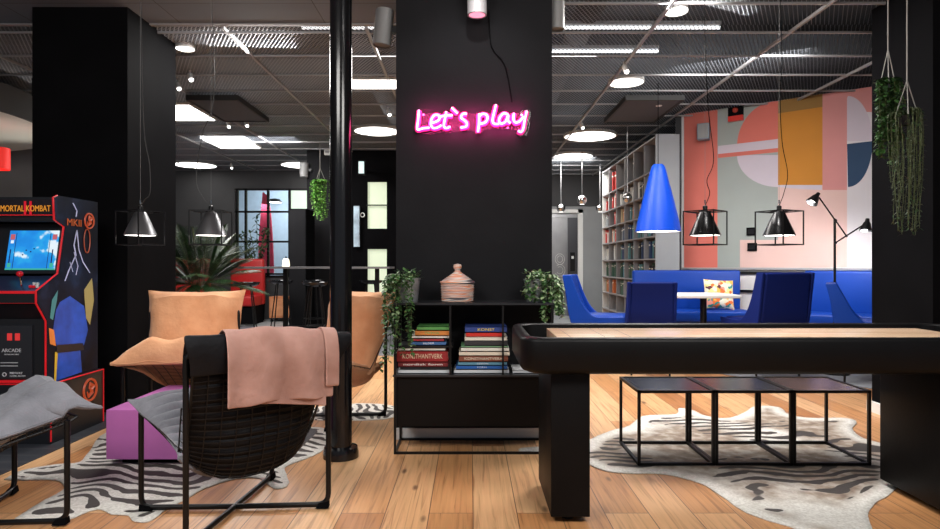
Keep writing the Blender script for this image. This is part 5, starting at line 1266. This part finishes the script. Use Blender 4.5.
for ri in range(2, 9):
    for ci in range(6):
        if ri == 8 and ci in (1, 3, 5): continue
        seen = {}; y = BY0+cols[ci]+0.035; yend = BY0+cols[ci+1]-0.03; hmax = rows[ri+1]-rows[ri]-0.045
        if ri == 8 and ci in (0, 2): yend = y+0.2
        th_ = theme[ri][0] if ci >= 4 else theme[ri][1]
        while y < yend:
            w = rb_.uniform(0.045, 0.085)
            if y+w > yend or nb > 290: break
            cname = rb_.choice(th_); hh = min(hmax, rb_.uniform(0.19, 0.25)) if ri < 8 else 0.34
            if rb_.random() < 0.08: y += 0.06; continue
            o = bpy.data.objects.new('book', protos[cname]); COL.objects.link(o)
            o.location = (BX+rb_.uniform(0.03, 0.07), y, rows[ri]+0.0005); o.scale = (1, w*0.97, hh)
            tag(o, '%s%s book on %s shelf from top, %s column of the tall bookcase' % (['', 'second ', 'third ', 'fourth ', 'fifth ', 'sixth ', 'seventh ', 'eighth ', 'ninth ', 'tenth '][seen.get(cname, 0)], cname, ordn[ri], colname[ci]), 'book', 'books in the tall bookcase'); nb += 1; seen[cname] = seen.get(cname, 0)+1
            y += w
t = thing('wicker_basket', 'small brown wicker basket on a low shelf of the bookcase far end', 'basket', (BX+0.13, 10.95, rows[2]+0.0))
bpy.data.objects.remove(t)

# ================================================================== DINING CORNER
t = thing('dining_table', 'white topped dining table between the blue chairs', 'dining table', (2.15, 6.75, 0.0065))
MB().box((0, -0.22, 0.79), (0.68, 0.42, 0.825), M_WHITE, bev=0.006).build('tabletop', t)
MB().cyl((0.4, 0.1, 0.02), (0.4, 0.1, 0.79), 0.035, M_BLKMET, 16).build('pedestal', t); MB().lathe([(0.001, 0), (0.22, 0), (0.22, 0.015), (0.03, 0.03)], M_BLKMET, 28, (0.4, 0.1, 0)).build('base', t)
def bench(loc, rot, w, label):
    t = thing('upholstered_bench', label, 'bench', loc, rot, 'blue upholstered benches')
    MB().box((0, 0.0, 0.30), (w, 0.10, 1.075), M_BLUE, bev=0.025).build('backrest', t)
    MB().box((0, -0.42, 0.46), (w, 0.01, 0.60), M_BLUE, bev=0.03).build('seat', t)
    q = MB()
    for x in (0.06, w-0.06):
        for y in (-0.37, 0.05): q.cyl((x, y, 0), (x, y, 0.47 if y < 0 else 0.31), 0.015, M_BLKMET, 8)
    q.build('leg', t)
bench((2.03, 7.78, 0.004), 0, 1.33, 'long blue padded bench against the bookcase and mural, behind the table')
p = WA+WD*1.50+WN*0.13
bench((p.x, p.y, 0.004), math.atan2(WD.y, WD.x), 0.9, 'blue padded bench behind the floor lamp at the right')
# cushion on bench
M_PIL = bpy.data.materials.new('patchwork'); M_PIL.use_nodes = True; nt = M_PIL.node_tree; bb = nt.nodes['Principled BSDF']
tc = N(nt, 'ShaderNodeTexCoord'); vo = N(nt, 'ShaderNodeTexVoronoi'); vo.inputs['Scale'].default_value = 19; vo.distance = 'MANHATTAN'; nt.links.new(tc.outputs['Object'], vo.inputs['Vector'])
sp_ = N(nt, 'ShaderNodeSeparateColor'); nt.links.new(vo.outputs['Color'], sp_.inputs[0])
nt.links.new(ramp(nt, sp_.outputs[0], [(0, (0.75, 0.70, 0.52)), (0.22, (0.72, 0.15, 0.03)), (0.36, (0.80, 0.45, 0.08)), (0.48, (0.75, 0.72, 0.60)), (0.62, (0.10, 0.02, 0.03)), (0.68, (0.72, 0.28, 0.22)), (0.80, (0.72, 0.66, 0.25)), (0.92, (0.02, 0.25, 0.22))], True), bb.inputs['Base Color']); bb.inputs['Roughness'].default_value = 0.8
q = MB(); bm = bmesh.new(); bmesh.ops.create_grid(bm, x_segments=14, y_segments=14, size=0.5)
vs = []; n = 15
for s in (1, -1):
    for j in range(n):
        for i in range(n):
            u = i/14*2-1; v = j/14*2-1; k = (1-u**4)*(1-v**4); pin = 1-0.05*(1-abs(u)**2*abs(v)**2)
            vs.append((u*0.18*pin, -s*0.065*k**0.6, v*0.18*pin))
bm.free(); fs = []
for s in (0, 1):
    for j in range(14):
        for i in range(14):
            a = s*225+j*15+i; fs.append((a, a+1, a+16, a+15) if s == 0 else (a+15, a+16, a+1, a))
q.add(vs, fs, M_PIL, True)
o = q.build('throw_pillow'); o.location = (3.00, 7.56, 0.79); o.rotation_euler = (math.radians(-14), math.radians(3), 0)
tag(o, 'colourful patchwork throw pillow leaning on the blue bench', 'pillow')
def slipper_chair(loc, rot, label, back_h=0.98, w=0.5, m=M_BLUE):
    t = thing('dining_chair', label, 'chair', loc, rot, 'blue dining chairs')
    # side profile: front is -y
    outp = spline([(0, -0.30, 0.44), (0, 0.05, 0.40), (0, 0.20, 0.42), (0, 0.27, 0.60), (0, 0.30, 0.80), (0, 0.34, back_h)], 6)
    inp = spline([(0, -0.30, 0.56), (0, -0.10, 0.55), (0, 0.05, 0.56), (0, 0.14, 0.66), (0, 0.20, 0.82), (0, 0.25, back_h)], 6)
    def shell(prA, prB, w0, w1, m):
        q = MB(); n = len(prA); vs = []
        for k, (A, B) in enumerate(zip(prA, prB)):
            ww = (w0+(w1-w0)*k/(n-1))/2
            vs += [(-ww, A.y, A.z), (ww, A.y, A.z), (ww, B.y, B.z), (-ww, B.y, B.z)]
        fs = []
        for k in range(n-1):
            for c in range(4): fs.append((k*4+c, k*4+(c+1) % 4, (k+1)*4+(c+1) % 4, (k+1)*4+c))
        fs += [(3, 2, 1, 0), tuple((n-1)*4+c for c in range(4))]
        q.add(vs, fs, m, True); return q
    o = shell(outp, inp, w, w*0.9, m).build('shell', t)
    md = o.modifiers.new('b', 'BEVEL'); md.width = 0.02; md.segments = 3; md.limit_method = 'ANGLE'
    # curved wings
    for sx in (-1, 1):
        q = MB(); n = len(outp); vs = []
        for A, B in zip(outp, inp):
            k_ = max(0.0, 1-max(0, B.z-0.5)/(back_h-0.5)); C = Vector((0, B.y-0.05*k_-0.008, B.z+0.035*k_))
            vs += [(sx*(w/2-0.02), A.y, A.z), (sx*(w/2+0.012), A.y, A.z), (sx*(w/2+0.012), C.y, C.z), (sx*(w/2-0.02), C.y, C.z)]
        fs = [(k*4+c, k*4+(c+1) % 4, (k+1)*4+(c+1) % 4, (k+1)*4+c) for k in range(n-1) for c in range(4)]+[(3, 2, 1, 0), tuple((n-1)*4+c for c in range(4))]
        q.add(vs, fs, m, True); o2 = q.build('side_wing', t)
        md = o2.modifiers.new('b', 'BEVEL'); md.width = 0.008; md.segments = 2; md.limit_method = 'ANGLE'
    MB().box((-w/2+0.03, -0.32, 0.53), (w/2-0.03, 0.10, 0.60), m, bev=0.025).build('seat', t)
    for x in (-w/2+0.05, w/2-0.05):
        for y in (-0.24, 0.16): MB().tube([(x, y, 0.42), (x*1.06, y*1.12, 0)], [0.016, 0.010], M_BLKMET, 8).build('leg', t)
    return t
slipper_chair((1.40, 6.95, 0.0065), math.radians(72), 'blue dining chair turned sideways, left of the others before the bookcase', 1.03, 0.45)
slipper_chair((1.88, 6.62, 0.0065), math.radians(172), 'dark blue dining chair seen from behind, under the blue cone lamp', 0.965, 0.46, M_BLUED)
slipper_chair((3.02, 6.40, 0.0065), math.radians(192), 'large dark blue dining chair seen from behind, right of the patchwork pillow', 1.065, 0.56, M_BLUED)
slipper_chair((3.86, 6.12, 0.0065), math.radians(60), 'blue dining chair turned sideways by the floor lamp', 0.96, 0.5)
# floor lamp
LX, LY = (834.7-470)*6.55/FPX, 6.55
t = thing('floor_lamp', 'black two armed floor lamp before the mural', 'floor lamp', (LX, LY, 0.004))
def lp_(px, py): q_ = P(px, py, LY); return Vector((q_.x-LX, 0, q_.z))
MB().cyl((0, 0, 0.02), lp_(834.7, 219), 0.012, M_BLKMET, 10).build('pole', t)
MB().lathe([(0.001, 0), (0.14, 0), (0.14, 0.02), (0.02, 0.03)], M_BLKMET, 28).build('base', t)
for (a, b2, hd, tip, nm) in (((846, 237.5), (818, 198), (816, 196), (809, 205), 0), ((834.7, 243), (866, 223), (866, 222), (864, 231), 1)):
    q = MB(); q.tube([lp_(*a)+Vector((0, -0.02, 0)), lp_(*b2)+Vector((0, -0.02, 0))], 0.008, M_BLKMET, 8); q.ball(lp_(834.7, 221 if nm == 0 else 243)+Vector((0, -0.015, 0)), 0.016, M_BLKMET); arm = q.build('arm', t)
    h0 = lp_(*hd)+Vector((0, -0.02, 0)); h1 = lp_(*tip)+Vector((0, -0.03, 0)); dr_ = (h1-h0).normalized()
    X = Matrix.Translation(h0) @ dr_.to_track_quat('Z', 'Y').to_matrix().to_4x4()
    MB().lathe([(0.001, -0.035), (0.018, -0.03), (0.022, 0.0), (0.035, 0.02), (0.060, 0.10), (0.056, 0.10), (0.03, 0.02)], M_BLKMET, 24, X=X).build('lamp_shade', arm)
    MB().ball((0, 0, 0.06), 0.03, M_LAMP, X=X).build('bulb', arm)
    l = bpy.data.lights.new('reading_light', 'SPOT'); l.energy = 40 if nm == 0 else 46; l.spot_size = math.radians(150); l.spot_blend = 1.0; l.shadow_soft_size = 0.04
    lo = bpy.data.objects.new('reading_light', l); COL.objects.link(lo); lo.location = Vector((LX, LY, 0.004))+h0+dr_*0.11
    lo.rotation_euler = (dr_*0.6+Vector((0.05, 1.0, 0.1))).to_track_quat('-Z', 'Y').to_euler()
# wall boxes on mural
for (px, py, lb) in ((751.5, 231.5, 'small black square wall switch on the mural, upper of two'), (752.5, 247, 'small black square wall switch on the mural, lower of two')):
    p = onwall(px, py, 0.0); t = thing('wall_switch', lb, 'wall switch', tuple(p), math.atan2(WD.y, WD.x), 'wall switches on the mural')
    MB().box((-0.055, -0.025, -0.05), (0.055, -0.006, 0.05), M_BLACK).build('plate', t); MB().box((-0.035, -0.032, -0.03), (0.035, -0.025, 0.03), M_PILLAR).build('rocker', t)
p = onwall(736.5, 112, 0.0); t = thing('alarm_sounder', 'black and red alarm box high on the mural', 'alarm', tuple(p), math.atan2(WD.y, WD.x))
MB().box((-0.09, -0.05, -0.05), (0.09, -0.006, 0.08), M_BLACK).build('housing', t)
MB().box((-0.09, -0.05, -0.12), (0.09, -0.006, -0.055), mat('alarm_red', (0.55, 0.03, 0.02), 0.4)).build('base', t)
MB().ball((0.0, -0.055, 0.015), 0.035, mat('alarm_lens', (0.35, 0.05, 0.03), 0.2)).build('lens', t)
p = onwall(705, 134, 0.0); t = thing('loudspeaker', 'small blue grey box loudspeaker on the coral stripe of the mural', 'speaker', tuple(p), math.atan2(WD.y, WD.x)+0.2)
MB().box((-0.075, -0.18, -0.10), (0.075, -0.05, 0.11), mat('blue_grey', (0.16, 0.20, 0.24), 0.4), bev=0.01).build('housing', t)
MB().box((-0.02, -0.06, -0.02), (0.02, 0.0, 0.03), M_BLKMET).build('bracket', t); MB().box((-0.06, -0.184, -0.085), (0.06, -0.18, 0.095), MATS['grey_plastic']).build('grille', t)
# striped strip light between lamps: small speaker beside column top-left
t = thing('wall_box', 'small black box on the left side of the left black column', 'box', (-3.44, 4.95, 2.55))
MB().box((-0.02, 0, -0.07), (0.04, 0.08, 0.07), M_BLKMET).build('housing', t); MB().box((-0.026, 0.02, -0.04), (-0.02, 0.06, 0.04), M_STEEL).build('grille', t)
